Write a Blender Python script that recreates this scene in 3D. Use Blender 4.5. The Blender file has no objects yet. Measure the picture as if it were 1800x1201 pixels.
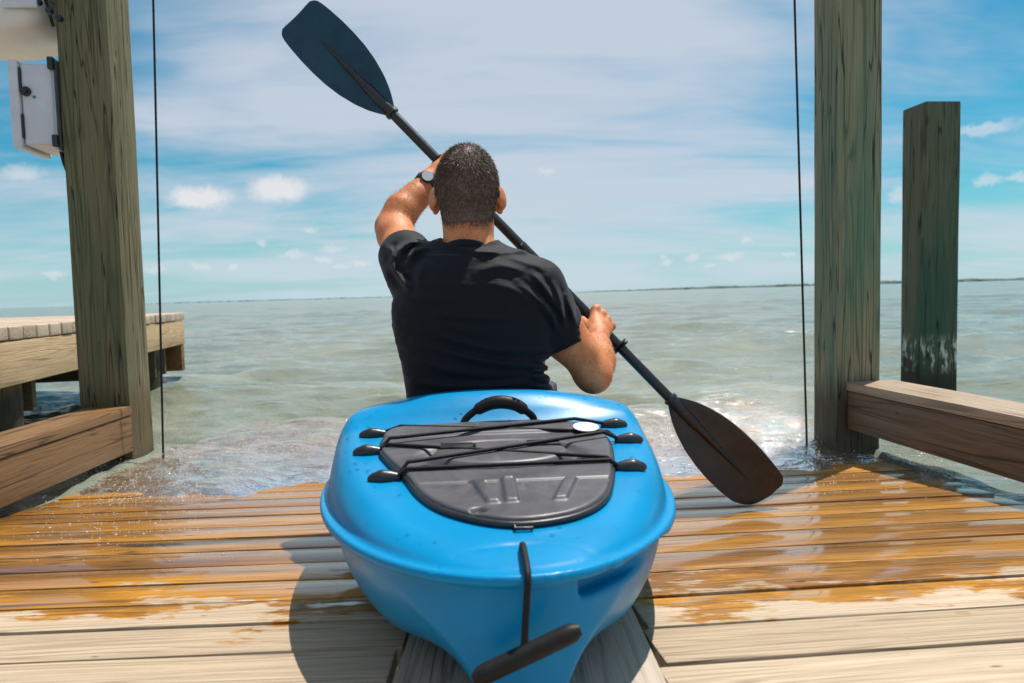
import bpy, bmesh, math, random
import numpy as np
from mathutils import Matrix, Vector, Quaternion

random.seed(7); RNG = np.random.default_rng(11)
scene = bpy.context.scene
col = scene.collection
rad = math.radians

# ------------------------------------------------------------------ camera
F = 1300.0; CX = 900.0; CY = 600.5; CAMZ = 0.69
ROLL = rad(1.58); PITCH = math.atan(83.5 / F)
_f = np.array([0, math.cos(PITCH), -math.sin(PITCH)])
_u0 = np.array([0, math.sin(PITCH), math.cos(PITCH)])
_r0 = np.array([1.0, 0, 0])
_r = _r0 * math.cos(ROLL) - _u0 * math.sin(ROLL)
_u = _u0 * math.cos(ROLL) + _r0 * math.sin(ROLL)
_O = np.array([0, 0, CAMZ])
cam = bpy.data.cameras.new('camera')
cam.sensor_width = 36.0
cam.lens = F / 1800 * 36
cam.clip_start = 0.05; cam.clip_end = 20000
cam.dof.use_dof = True
cam.dof.focus_distance = 1.92
cam.dof.aperture_fstop = 5.0
camo = bpy.data.objects.new('camera', cam); col.objects.link(camo)
camo.matrix_world = Matrix(((_r[0], _u[0], -_f[0], 0), (_r[1], _u[1], -_f[1], 0),
                            (_r[2], _u[2], -_f[2], CAMZ), (0, 0, 0, 1)))
scene.camera = camo


def ray(px, py):
    return _f + _r * (px - CX) / F - _u * (py - CY) / F


def at(px, py, Y):            # point on a pixel's ray at a given distance ahead
    d = ray(px, py)
    return _O + d * (Y / d[1])


def atz(px, py, z):
    d = ray(px, py)
    return _O + d * ((z - CAMZ) / d[2])


# ------------------------------------------------------------------ light
SUN_EL = rad(68); SUN_AZ = rad(43)          # azimuth from +Y towards +X
sd = Vector((math.sin(SUN_AZ) * math.cos(SUN_EL), math.cos(SUN_AZ) * math.cos(SUN_EL), math.sin(SUN_EL)))
sun = bpy.data.lights.new('sun', 'SUN'); sun.energy = 5.0; sun.angle = rad(0.53); sun.color = (1.0, 0.94, 0.86)
suno = bpy.data.objects.new('sun', sun); col.objects.link(suno)
suno.rotation_euler = sd.to_track_quat('Z', 'Y').to_euler()
suno.location = (4, 3, 8)
scene.view_settings.view_transform = 'Standard'
scene.view_settings.look = 'None'
scene.view_settings.exposure = 0.26
scene.view_settings.gamma = 1.0
scene.view_settings.use_curve_mapping = False


# ------------------------------------------------------------------ node helper
class NT:
    def __init__(self, nt):
        self.nt = nt

    def n(self, typ, ins=None, **attrs):
        nd = self.nt.nodes.new(typ)
        for k, v in attrs.items():
            setattr(nd, k, v)
        for k, v in (ins or {}).items():
            self.put(nd.inputs[k], v)
        return nd

    def put(self, sock, v):
        if isinstance(v, bpy.types.NodeSocket):
            self.nt.links.new(v, sock)
        elif isinstance(v, bpy.types.Node):
            self.nt.links.new(v.outputs[0], sock)
        else:
            if sock.type == 'RGBA' and len(v) == 3:
                v = (*v, 1)
            sock.default_value = v

    def m(self, op, a, b=0.0, c=0.0, clamp=False):
        nd = self.nt.nodes.new('ShaderNodeMath'); nd.operation = op; nd.use_clamp = clamp
        self.put(nd.inputs[0], a); self.put(nd.inputs[1], b); self.put(nd.inputs[2], c)
        return nd.outputs[0]

    def vm(self, op, a, b=(0, 0, 0)):
        nd = self.nt.nodes.new('ShaderNodeVectorMath'); nd.operation = op
        self.put(nd.inputs[0], a); self.put(nd.inputs[1], b)
        return nd.outputs['Value'] if op in ('LENGTH', 'DOT_PRODUCT', 'DISTANCE') else nd.outputs[0]

    def mix(self, fac, a, b, blend='MIX'):
        nd = self.nt.nodes.new('ShaderNodeMix'); nd.data_type = 'RGBA'; nd.blend_type = blend
        self.put(nd.inputs[0], fac); self.put(nd.inputs[6], a); self.put(nd.inputs[7], b)
        return nd.outputs[2]

    def ss(self, x, lo, hi):                    # smoothstep
        nd = self.nt.nodes.new('ShaderNodeMapRange'); nd.interpolation_type = 'SMOOTHSTEP'
        self.put(nd.inputs[0], x); self.put(nd.inputs[1], lo); self.put(nd.inputs[2], hi)
        nd.inputs[3].default_value = 0; nd.inputs[4].default_value = 1
        return nd.outputs[0]

    def noise(self, vec, scale, detail=4, rough=0.55, dist=0.0, w=None, out=0):
        nd = self.nt.nodes.new('ShaderNodeTexNoise')
        if w is not None:
            nd.noise_dimensions = '4D'; self.put(nd.inputs['W'], w)
        self.put(nd.inputs['Vector'], vec); self.put(nd.inputs['Scale'], scale)
        self.put(nd.inputs['Detail'], detail); self.put(nd.inputs['Roughness'], rough)
        self.put(nd.inputs['Distortion'], dist)
        return nd.outputs[out]

    def scale(self, vec, s):
        return self.vm('MULTIPLY', vec, s)

    def ramp(self, fac, stops):
        nd = self.nt.nodes.new('ShaderNodeValToRGB')
        el = nd.color_ramp.elements
        while len(el) < len(stops):
            el.new(0.5)
        for e, (p, c) in zip(el, stops):
            e.position = p; e.color = (*c, 1) if len(c) == 3 else c
        self.put(nd.inputs[0], fac)
        return nd.outputs[0]

    def bump(self, h, strength, dist, normal=None):
        nd = self.nt.nodes.new('ShaderNodeBump')
        self.put(nd.inputs['Strength'], strength); self.put(nd.inputs['Distance'], dist)
        self.put(nd.inputs['Height'], h)
        if normal is not None:
            self.put(nd.inputs['Normal'], normal)
        return nd.outputs[0]


def new_mat(name):
    m = bpy.data.materials.new(name); m.use_nodes = True
    nt = m.node_tree; nt.nodes.clear()
    T = NT(nt)
    out = nt.nodes.new('ShaderNodeOutputMaterial')
    return m, T, out


def principled(T, out, **ins):
    p = T.n('ShaderNodeBsdfPrincipled')
    for k, v in ins.items():
        T.put(p.inputs[k.replace('_', ' ')], v)
    T.nt.links.new(p.outputs[0], out.inputs[0])
    return p


# ------------------------------------------------------------------ world: daylight sky with haze and small clouds
world = bpy.data.worlds.new('World'); scene.world = world; world.use_nodes = True
wt = world.node_tree; wt.nodes.clear(); W = NT(wt)
sky = W.n('ShaderNodeTexSky', sky_type='NISHITA')
sky.sun_disc = False; sky.sun_elevation = SUN_EL; sky.sun_rotation = SUN_AZ
sky.air_density = 1.0; sky.dust_density = 0.6; sky.ozone_density = 2.0
tc = W.n('ShaderNodeTexCoord'); gdir = tc.outputs['Generated']
nrm = W.vm('NORMALIZE', gdir)
sep = W.n('ShaderNodeSeparateXYZ', {0: nrm})
dx, dy, dz = sep.outputs
az = W.m('ARCTAN2', dx, dy)
el = W.m('ARCSINE', dz)
azm0 = W.m('SUBTRACT', W.m('MODULO', W.m('ADD', az, 0.70 + 1.40 * 8), 1.40), 0.70)
skyc = W.mix(1.0, sky.outputs[0], (0.24, 0.90, 0.98), 'MULTIPLY')
# high thin cloud: a layer overhead, seen ever more edge-on towards the horizon
zz = W.m('ADD', W.m('MAXIMUM', dz, 0.0), 0.16)
flat = W.n('ShaderNodeCombineXYZ', {0: W.m('DIVIDE', dx, zz), 1: W.m('DIVIDE', dy, zz), 2: 0.0}).outputs[0]
c1 = W.noise(W.scale(flat, (0.55, 1.0, 1.0)), 0.85, 5, 0.55, 0.5)
c2 = W.noise(W.scale(flat, (0.8, 2.6, 1.0)), 1.6, 6, 0.6, 0.8)
cir = W.m('ADD', W.m('MULTIPLY', c1, 0.80), W.m('MULTIPLY', c2, 0.20))
bank = W.m('MULTIPLY', W.ss(W.m('ABSOLUTE', W.m('SUBTRACT', azm0, 0.06)), 0.58, 0.12), 0.12)
cir = W.ss(W.m('ADD', cir, bank), 0.40, 0.66)
hz = W.ss(el, 0.16, -0.02)
cir = W.m('MULTIPLY', cir, 0.86)
skyc = W.mix(cir, skyc, (6.2, 6.7, 7.6))
skyc = W.mix(W.m('MULTIPLY', hz, 0.70), skyc, (5.5, 7.1, 7.8))
# small fair-weather clouds (azimuth, elevation measured on the photograph; the row repeats round the horizon)
PUFFS = [(490, 333, 56, 25), (352, 348, 58, 20), (38, 302, 30, 15), (585, 437, 24, 8), (545, 404, 14, 6), (570, 457, 17, 6),
         (632, 464, 19, 7), (517, 448, 24, 7), (274, 474, 20, 7), (352, 471, 15, 6), (408, 469, 12, 5), (462, 426, 10, 6),
         (1218, 453, 14, 7), (1172, 461, 12, 6), (1285, 451, 24, 7), (1162, 450, 9, 5), (1312, 423, 14, 6),
         (1386, 447, 10, 5), (960, 302, 16, 7), (1582, 343, 20, 14), (1725, 226, 50, 11), (1735, 317, 22, 11),
         (1790, 312, 26, 9), (600, 468, 16, 5), (95, 482, 14, 5), (1250, 470, 10, 4)]
azm = W.m('SUBTRACT', W.m('MODULO', W.m('ADD', az, 0.70 + 1.40 * 8), 1.40), 0.70)
ae = W.n('ShaderNodeCombineXYZ', {0: azm, 1: el, 2: 0.0}).outputs[0]
pn = W.noise(ae, 55, 5, 0.6, 0.0, out=1)
pn2 = W.noise(ae, 190, 3, 0.6, 0.0, out=1)
ae2 = W.vm('ADD', ae, W.scale(W.vm('SUBTRACT', pn, (0.5, 0.5, 0.5)), (0.030, 0.020, 0)))
ae2 = W.vm('ADD', ae2, W.scale(W.vm('SUBTRACT', pn2, (0.5, 0.5, 0.5)), (0.010, 0.008, 0)))
acc = None
for px, py, a, b in PUFFS:
    d = ray(px, py); d = d / np.linalg.norm(d)
    A_, E_ = math.atan2(d[0], d[1]), math.asin(d[2])
    q = W.vm('LENGTH', W.scale(W.vm('SUBTRACT', ae2, (A_, E_, 0)), (F / a * 1.0, F / b * 1.0, 0)))
    strength = 1.0 if a > 50 and px < 600 else 0.5
    v = W.m('MULTIPLY', W.ss(q, 1.15, 0.35), strength)
    acc = v if acc is None else W.m('MAXIMUM', acc, v)
skyc = W.mix(acc, skyc, (7.8, 7.9, 8.3))
bg = W.n('ShaderNodeBackground', {0: skyc, 1: 0.083})
wo = W.n('ShaderNodeOutputWorld'); wt.links.new(bg.outputs[0], wo.inputs[0])


# ------------------------------------------------------------------ object helpers
def link_mesh(name, me, mat, parent=None):
    o = bpy.data.objects.new(name, me); col.objects.link(o)
    if mat is not None:
        if not me.materials:
            me.materials.append(mat)
    if parent is not None:
        o.parent = parent
    return o


def empty(name, loc=(0, 0, 0), rz=0.0):
    o = bpy.data.objects.new(name, None); col.objects.link(o)
    o.location = loc; o.rotation_euler = (0, 0, rz); o.empty_display_size = 0.1
    return o


def tag(o, label=None, cat=None, group=None, kind=None):
    if label: o['label'] = label
    if cat: o['category'] = cat
    if group: o['group'] = group
    if kind: o['kind'] = kind
    return o


def bm_mesh(bm, name, smooth=True):
    me = bpy.data.meshes.new(name); bm.normal_update(); bm.to_mesh(me); bm.free()
    if smooth:
        me.polygons.foreach_set('use_smooth', [True] * len(me.polygons))
    return me


def box_bm(sx, sy, sz, bevel=0.004, seg=2, center=(0, 0, 0)):
    bm = bmesh.new(); bmesh.ops.create_cube(bm, size=1.0)
    bmesh.ops.scale(bm, vec=(sx, sy, sz), verts=bm.verts)
    if bevel:
        bmesh.ops.bevel(bm, geom=bm.edges[:], offset=bevel, segments=seg, affect='EDGES', profile=0.6)
    bmesh.ops.translate(bm, vec=center, verts=bm.verts)
    return bm


def sharp_flat(me, ang=40):
    me.set_sharp_from_angle(angle=rad(ang)) if hasattr(me, 'set_sharp_from_angle') else None
    return me


def box_obj(name, dims, loc, mat, parent=None, bevel=0.004, rot=(0, 0, 0), seg=2):
    me = sharp_flat(bm_mesh(box_bm(*dims, bevel=bevel, seg=seg), name))
    o = link_mesh(name, me, mat, parent); o.location = loc; o.rotation_euler = rot
    return o


def np_mesh(name, verts, faces, smooth=True):
    me = bpy.data.meshes.new(name)
    verts = np.asarray(verts, np.float32); faces = np.asarray(faces, np.int32)
    k = faces.shape[1]
    me.vertices.add(len(verts)); me.vertices.foreach_set('co', verts.ravel())
    me.loops.add(faces.size); me.loops.foreach_set('vertex_index', faces.ravel())
    me.polygons.add(len(faces))
    me.polygons.foreach_set('loop_start', np.arange(0, faces.size, k, dtype=np.int32))
    me.update(calc_edges=True); me.validate()
    if smooth:
        me.polygons.foreach_set('use_smooth', np.ones(len(me.polygons), bool))
    return me


def frames(pts):
    pts = np.asarray(pts, float); n = len(pts)
    tan = np.gradient(pts, axis=0); tan /= np.linalg.norm(tan, axis=1)[:, None] + 1e-12
    a = np.array([0, 0, 1.0]) if abs(tan[0][2]) < 0.9 else np.array([1.0, 0, 0])
    nn = np.cross(tan[0], a); nn /= np.linalg.norm(nn)
    out = []
    for i in range(n):
        nn = nn - tan[i] * (nn @ tan[i]); nn /= np.linalg.norm(nn)
        out.append((nn.copy(), np.cross(tan[i], nn)))
    return pts, out


def tube_data(pts, radii, seg=10, cap=True, squash=1.0):
    pts, fr = frames(pts); n = len(pts)
    radii = np.broadcast_to(np.asarray(radii, float), (n,))
    vs = []; fs = []
    for i in range(n):
        for j in range(seg):
            a = 2 * math.pi * j / seg
            vs.append(pts[i] + radii[i] * (fr[i][0] * math.cos(a) + fr[i][1] * math.sin(a) * squash))
    for i in range(n - 1):
        for j in range(seg):
            k = (j + 1) % seg
            fs.append((i * seg + j, i * seg + k, (i + 1) * seg + k, (i + 1) * seg + j))
    if cap:
        for i, s in ((0, 1), (n - 1, -1)):
            c = len(vs); vs.append(pts[i])
            for j in range(seg):
                k = (j + 1) % seg
                t = (c, i * seg + k, i * seg + j) if s == 1 else (c, i * seg + j, i * seg + k)
                fs.append((*t, t[2]))
    return vs, fs


def tube_obj(name, pts, radii, mat, parent=None, seg=10, cap=True, squash=1.0):
    vs, fs = tube_data(pts, radii, seg, cap, squash)
    bm = bmesh.new(); bv = [bm.verts.new(v) for v in vs]
    for f in fs:
        f = list(dict.fromkeys(f))
        try: bm.faces.new([bv[i] for i in f])
        except ValueError: pass
    me = bm_mesh(bm, name); sharp_flat(me, 50)
    return link_mesh(name, me, mat, parent)


def spline(P, n=40):
    P = np.asarray(P, float); m = len(P)
    Q = np.vstack([2 * P[0] - P[1], P, 2 * P[-1] - P[-2]])
    out = []
    for i in range(m - 1):
        k = max(2, n // (m - 1))
        for t in np.linspace(0, 1, k, endpoint=(i == m - 2)):
            p0, p1, p2, p3 = Q[i:i + 4]
            out.append(0.5 * ((2 * p1) + (-p0 + p2) * t + (2 * p0 - 5 * p1 + 4 * p2 - p3) * t * t + (-p0 + 3 * p1 - 3 * p2 + p3) * t ** 3))
    return np.array(out)


# ------------------------------------------------------------------ implicit surfaces -> mesh (surface nets)
class Field:
    def __init__(self, lo, hi, h):
        self.lo = np.array(lo, float); self.h = h
        self.n = np.ceil((np.array(hi) - self.lo) / h).astype(int) + 1
        self.v = np.full(self.n, 0.5, np.float32)

    def block(self, lo, hi, margin):
        a = np.clip(np.floor((np.asarray(lo) - margin - self.lo) / self.h).astype(int), 0, self.n)
        b = np.clip(np.ceil((np.asarray(hi) + margin - self.lo) / self.h).astype(int) + 1, 0, self.n)
        sl = tuple(slice(i, j) for i, j in zip(a, b))
        g = [self.lo[i] + self.h * np.arange(a[i], b[i], dtype=np.float32) for i in range(3)]
        return sl, np.meshgrid(*g, indexing='ij', sparse=True)

    def union(self, d, sl, k):
        a = self.v[sl]
        if k > 0:
            hh = np.maximum(k - np.abs(a - d), 0) / k
            self.v[sl] = np.minimum(a, d) - hh * hh * k * 0.25
        else:
            self.v[sl] = np.minimum(a, d)

    def cut(self, d, sl, k=0.0):
        a = self.v[sl]; b = -d
        if k > 0:
            hh = np.maximum(k - np.abs(a - b), 0) / k
            self.v[sl] = np.maximum(a, b) + hh * hh * k * 0.25
        else:
            self.v[sl] = np.maximum(a, b)

    def cone(self, a, b, r1, r2, k=0.02, sub=False):
        a = np.asarray(a, float); b = np.asarray(b, float); R = max(r1, r2)
        sl, (X, Y, Z) = self.block(np.minimum(a, b) - R, np.maximum(a, b) + R, k + 4 * self.h)
        ba = b - a; L2 = ba @ ba + 1e-12
        t = np.clip(((X - a[0]) * ba[0] + (Y - a[1]) * ba[1] + (Z - a[2]) * ba[2]) / L2, 0, 1)
        d = np.sqrt((X - a[0] - t * ba[0]) ** 2 + (Y - a[1] - t * ba[1]) ** 2 + (Z - a[2] - t * ba[2]) ** 2) - (r1 + (r2 - r1) * t)
        (self.cut if sub else self.union)(d.astype(np.float32), sl, k)

    def chain(self, pts, rs, k=0.02):
        for i in range(len(pts) - 1):
            self.cone(pts[i], pts[i + 1], rs[i], rs[i + 1], k)

    def ell(self, c, r, k=0.02, M=None, sub=False):
        c = np.asarray(c, float); r = np.asarray(r, float); R = r.max()
        sl, (X, Y, Z) = self.block(c - R, c + R, k + 4 * self.h)
        P = [X - c[0], Y - c[1], Z - c[2]]
        if M is not None:
            M = np.asarray(M)                      # rows = local axes
            P = [M[i][0] * P[0] + M[i][1] * P[1] + M[i][2] * P[2] for i in range(3)]
        k0 = np.sqrt(sum((P[i] / r[i]) ** 2 for i in range(3)))
        k1 = np.sqrt(sum((P[i] / r[i] ** 2) ** 2 for i in range(3))) + 1e-9
        d = k0 * (k0 - 1) / k1
        (self.cut if sub else self.union)(d.astype(np.float32), sl, k)

    def loft(self, secs, k=0.02, p=2.3):
        """stack of horizontal superellipse sections (z, cx, cy, rx, ry)"""
        S = np.array(sorted(secs), float)
        lo = [min(S[:, 1] - S[:, 3]), min(S[:, 2] - S[:, 4]), S[0, 0]]
        hi = [max(S[:, 1] + S[:, 3]), max(S[:, 2] + S[:, 4]), S[-1, 0]]
        sl, (X, Y, Z) = self.block(lo, hi, k + 4 * self.h)
        f = [np.interp(Z, S[:, 0], S[:, i]) for i in range(1, 5)]
        q = (np.abs((X - f[0]) / f[2]) ** p + np.abs((Y - f[1]) / f[3]) ** p) ** (1 / p)
        d = (q - 1) * np.minimum(f[2], f[3])
        d = np.maximum(d, np.maximum(S[0, 0] - Z, Z - S[-1, 0]))
        self.union(d.astype(np.float32), sl, k)

    def mesh(self, name, fn=None):
        v = self.v; h = self.h
        ins = v < 0
        nx, ny, nz = v.shape
        cnt = np.zeros((nx - 1, ny - 1, nz - 1), np.uint8)
        offs = [(i, j, k) for i in (0, 1) for j in (0, 1) for k in (0, 1)]
        for i, j, k in offs:
            cnt += ins[i:nx - 1 + i, j:ny - 1 + j, k:nz - 1 + k]
        act = (cnt > 0) & (cnt < 8)
        idx = np.argwhere(act)
        num = np.full(act.shape, -1, np.int32); num[act] = np.arange(len(idx))
        c = {o: v[idx[:, 0] + o[0], idx[:, 1] + o[1], idx[:, 2] + o[2]] for o in offs}
        acc = np.zeros((len(idx), 3)); n = np.zeros(len(idx))
        for o in offs:
            for ax in range(3):
                if o[ax] == 0:
                    o2 = tuple(1 if q == ax else o[q] for q in range(3))
                    a, b = c[o], c[o2]; x = (a < 0) != (b < 0)
                    t = np.where(x, a / np.where(x, a - b, 1), 0)
                    p = np.array(o, float)[None, :].repeat(len(idx), 0); p[:, ax] += t
                    acc[x] += p[x]; n += x
        co = self.lo + h * (idx + acc / n[:, None])
        faces = []
        for ax in range(3):
            s0 = [slice(None)] * 3; s1 = [slice(None)] * 3
            s0[ax] = slice(0, -1); s1[ax] = slice(1, None)
            a, b = ins[tuple(s0)], ins[tuple(s1)]
            e = np.argwhere(a != b)
            o1, o2 = (ax + 1) % 3, (ax + 2) % 3
            ok = (e[:, o1] > 0) & (e[:, o2] > 0) & (e[:, o1] < v.shape[o1] - 1) & (e[:, o2] < v.shape[o2] - 1)
            e = e[ok]
            def cell(d1, d2):
                q = e.copy(); q[:, o1] -= d1; q[:, o2] -= d2
                return num[q[:, 0], q[:, 1], q[:, 2]]
            quad = np.stack([cell(1, 1), cell(0, 1), cell(0, 0), cell(1, 0)], 1)
            flip = ~a[e[:, 0], e[:, 1], e[:, 2]]
            quad[flip] = quad[flip][:, ::-1]
            faces.append(quad)
        faces = np.vstack(faces)
        if fn is not None:
            co = fn(co)
        return np_mesh(name, co, faces)


def noise3(P, freq, seed=0, oct=3):
    """cheap smooth pseudo-noise from summed sines, about -1..1"""
    r = np.random.default_rng(seed); out = np.zeros(len(P)); amp = 1.0; tot = 0
    for o in range(oct):
        for _ in range(4):
            k = r.normal(size=3); k = k / np.linalg.norm(k) * freq * (0.7 + 0.6 * r.random())
            out += amp * np.sin(P @ k + r.random() * 6.28) * 0.5
        tot += amp; amp *= 0.55; freq *= 1.9
    return out / tot


# ------------------------------------------------------------------ materials
def wood(name, axis, dark, light, rough=0.75, knots=0.5, wet=None, tint=None, grain=1.0, bump=0.5, post=None, ringw=0.36, blotw=0.45, nring=17.0):
    m, T, out = new_mat(name)
    tcn = T.n('ShaderNodeTexCoord'); oi = T.n('ShaderNodeObjectInfo'); geo = T.n('ShaderNodeNewGeometry')
    rnd = T.m('MULTIPLY', oi.outputs['Random'], 37.0)
    s = {'X': (1.0, 9, 9), 'Y': (9, 1.0, 9), 'Z': (9, 9, 1.0)}[axis]
    v = T.scale(tcn.outputs['Object'], s)
    warp = T.noise(v, 1.3, 3, 0.5, w=rnd, out=1)
    v3 = T.scale(tcn.outputs['Object'], tuple(0.42 if q == 1.0 else 9.0 for q in s))
    vv = T.vm('ADD', v3, T.scale(T.vm('SUBTRACT', warp, (0.5, 0.5, 0.5)), (0.16, 0.16, 0.16)))
    big = T.noise(vv, 1.1 * grain, 2, 0.5, w=rnd)
    fibl = T.noise(T.scale(tcn.outputs['Object'], tuple(1.2 if q == 1.0 else 22 for q in s)), 1.0, 3, 0.6, w=T.m('ADD', rnd, 13.0))
    rings = T.m('ABSOLUTE', T.m('SUBTRACT', T.m('FRACT', T.m('MULTIPLY', big, nring)), 0.5))
    rings = T.m('SUBTRACT', 1.0, T.m('MULTIPLY', T.ss(T.m('MULTIPLY', rings, 2.0), 0.45, 1.0), T.ss(fibl, 0.32, 0.62)))
    fib = T.noise(T.scale(tcn.outputs['Object'], tuple(4.0 if q == 1.0 else 160 for q in s)), 1.0, 4, 0.6, w=rnd)
    g = T.m('ADD', T.m('MULTIPLY', rings, ringw), T.m('MULTIPLY', fib, 1.0 - ringw))
    g = T.ss(g, 0.25, 0.72)
    lines = T.noise(T.scale(tcn.outputs['Object'], tuple(1.6 if q == 1.0 else 190 for q in s)), 1.0, 3, 0.6, w=T.m('ADD', rnd, 21.0))
    g = T.m('MULTIPLY', g, T.m('MULTIPLY_ADD', T.ss(T.m('ABSOLUTE', T.m('SUBTRACT', lines, 0.5)), 0.04, 0.0), -0.40, 1.0))
    c = T.mix(g, dark, light)
    pl = T.m('SUBTRACT', oi.outputs['Random'], 0.5)
    c = T.mix(1.0, c, T.n('ShaderNodeCombineXYZ', {0: T.m('MULTIPLY_ADD', pl, 0.30, 1.0), 1: T.m('MULTIPLY_ADD', pl, 0.34, 1.0), 2: T.m('MULTIPLY_ADD', pl, 0.40, 1.0)}).outputs[0], 'MULTIPLY')
    blot = T.noise(T.scale(v, (0.5, 0.5, 0.5)), 1.4, 4, 0.6, w=T.m('ADD', rnd, 3.0))
    c = T.mix(T.m('MULTIPLY', T.ss(blot, 0.45, 0.75), blotw), c, T.mix(1.0, c, (0.62, 0.55, 0.46), 'MULTIPLY'))
    # knots
    ks = {'X': (2.2, 7.0, 7.0), 'Y': (7.0, 2.2, 7.0), 'Z': (7.0, 7.0, 2.2)}[axis]
    vor = T.n('ShaderNodeTexVoronoi', {'Vector': T.vm('ADD', T.scale(tcn.outputs['Object'], ks), T.n('ShaderNodeCombineXYZ', {0: rnd, 1: T.m('MULTIPLY', rnd, 1.7), 2: 0.0}).outputs[0]), 'Scale': 1.0})
    vd = T.m('ADD', vor.outputs['Distance'], T.m('MULTIPLY', T.m('SUBTRACT', fib, 0.5), 0.12))
    vd = T.m('ADD', vd, T.m('MULTIPLY', T.n('ShaderNodeSeparateColor', {0: vor.outputs['Color']}).outputs[0], 0.35))
    kn = T.m('MULTIPLY', T.ss(vd, 0.20, 0.09), knots)
    sv = T.n('ShaderNodeTexVoronoi', {'Vector': T.vm('ADD', T.scale(tcn.outputs['Object'], tuple(9.0 if q == 1.0 else 24.0 for q in s)), T.n('ShaderNodeCombineXYZ', {0: T.m('MULTIPLY', rnd, 2.3), 1: rnd, 2: 0.0}).outputs[0]), 'Scale': 1.0})
    spk = T.ss(T.m('ADD', sv.outputs['Distance'], T.m('MULTIPLY', T.n('ShaderNodeSeparateColor', {0: sv.outputs['Color']}).outputs[0], 0.30)), 0.15, 0.08)
    kn = T.m('MAXIMUM', kn, T.m('MULTIPLY', spk, 0.75))
    c = T.mix(kn, c, tuple(q * 0.22 for q in dark))
    ro = rough
    height = T.m('SUBTRACT', g, T.m('MULTIPLY', kn, 0.6))
    pos = T.n('ShaderNodeSeparateXYZ', {0: geo.outputs['Position']})
    if tint is not None:                              # copper-green preservative staying in patches
        tn = T.noise(T.scale(v, (0.35, 0.35, 0.35)), 2.0, 4, 0.6, w=T.m('ADD', rnd, 9.0))
        zmask = T.ss(pos.outputs[2], 1.9, 0.5)
        c = T.mix(T.m('MULTIPLY', T.ss(tn, 0.36, 0.62), T.m('MULTIPLY_ADD', zmask, 0.55, 0.25)), c, tint)
    if post is not None:                              # tide stain at the foot
        tn2 = T.noise(T.scale(v, (0.6, 0.6, 0.6)), 2.4, 4, 0.6, w=T.m('ADD', rnd, 5.0))
        lim = T.m('MULTIPLY_ADD', T.m('SUBTRACT', tn2, 0.5), 0.35, post[0])
        c = T.mix(T.m('MULTIPLY', T.ss(pos.outputs[2], T.m('ADD', lim, 0.10), T.m('SUBTRACT', lim, 0.06)), 0.85), c, post[1])
        if len(post) > 2:
            sc = T.noise(T.scale(tcn.outputs['Object'], (26, 26, 9)), 1.0, 5, 0.7)
            band = T.m('MULTIPLY', T.ss(pos.outputs[2], 0.42, 0.33), T.ss(pos.outputs[2], 0.17, 0.25))
            c = T.mix(T.m('MULTIPLY', T.ss(sc, 0.48, 0.60), T.m('MULTIPLY', band, 0.85)), c, post[2])
        ck = T.noise(T.scale(tcn.outputs['Object'], (24, 24, 0.9)), 1.0, 2, 0.5, w=rnd)
        crack = T.ss(T.m('ABSOLUTE', T.m('SUBTRACT', ck, 0.56)), 0.012, 0.003)
        c = T.mix(T.m('MULTIPLY', crack, 0.8), c, (0.012, 0.012, 0.010))
        height = T.m('SUBTRACT', height, T.m('MULTIPLY', crack, 1.2))
    p = principled(T, out, Base_Color=c, Roughness=ro, Specular_IOR_Level=0.3)
    nrm_ = T.bump(height, bump, 0.003)
    T.put(p.inputs['Normal'], nrm_)
    if wet is not None:
        edge, amber_d, amber_l = wet
        wn = T.noise(T.scale(geo.outputs['Position'], (3.2, 8, 3)), 1.0, 5, 0.65)
        wn2 = T.noise(T.scale(geo.outputs['Position'], (10, 38, 10)), 1.0, 4, 0.6)
        wv = T.m('ADD', pos.outputs[1], T.m('MULTIPLY', T.m('SUBTRACT', wn, 0.5), 1.05))
        wv = T.m('ADD', wv, T.m('MULTIPLY', T.m('SUBTRACT', wn2, 0.5), 0.22))
        wv = T.m('ADD', wv, T.m('MULTIPLY', pl, 0.14))
        damp = T.ss(wv, edge - 0.045, edge + 0.02)
        film = T.ss(wv, edge + 0.03, edge + 0.12)
        ac = T.mix(g, amber_d, amber_l)
        ac = T.mix(T.m('MULTIPLY', T.ss(blot, 0.42, 0.66), 0.9), ac, T.mix(1.0, ac, (0.38, 0.30, 0.22), 'MULTIPLY'))
        ac = T.mix(kn, ac, (0.02, 0.010, 0.004))
        # scattered splash drops on the dry boards
        dr = T.n('ShaderNodeTexVoronoi', {'Vector': T.scale(geo.outputs['Position'], (16, 26, 5)), 'Scale': 1.0, 'Randomness': 1.0})
        dr_s = T.m('MULTIPLY_ADD', T.n('ShaderNodeSeparateColor', {0: dr.outputs['Color']}).outputs[1], 0.42, -0.16)
        drops = T.m('MULTIPLY', T.ss(T.m('SUBTRACT', dr_s, dr.outputs['Distance']), -0.02, 0.03), T.m('MULTIPLY', T.ss(pos.outputs[1], 1.05, 1.25), T.ss(pos.outputs[0], 0.0, 0.4)))
        damp2 = T.m('MAXIMUM', damp, T.m('MULTIPLY', drops, 0.35))
        T.put(p.inputs['Base Color'], T.mix(damp2, c, ac))
        T.put(p.inputs['Roughness'], T.m('SUBTRACT', ro, T.m('MULTIPLY', damp, 0.25)))
        T.put(p.inputs['Coat Weight'], T.m('MULTIPLY', film, T.ss(pos.outputs[2], -0.012, 0.012)))   # no air film once under water
        T.put(p.inputs['Coat IOR'], 1.62)
        rn = T.noise(T.scale(geo.outputs['Position'], (7, 22, 7)), 1.0, 4, 0.6)
        T.put(p.inputs['Coat Roughness'], T.m('MULTIPLY_ADD', rn, 0.10, 0.0, clamp=True))
        fine = T.noise(T.scale(geo.outputs['Position'], (30, 120, 30)), 1.0, 3, 0.6)
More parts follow.
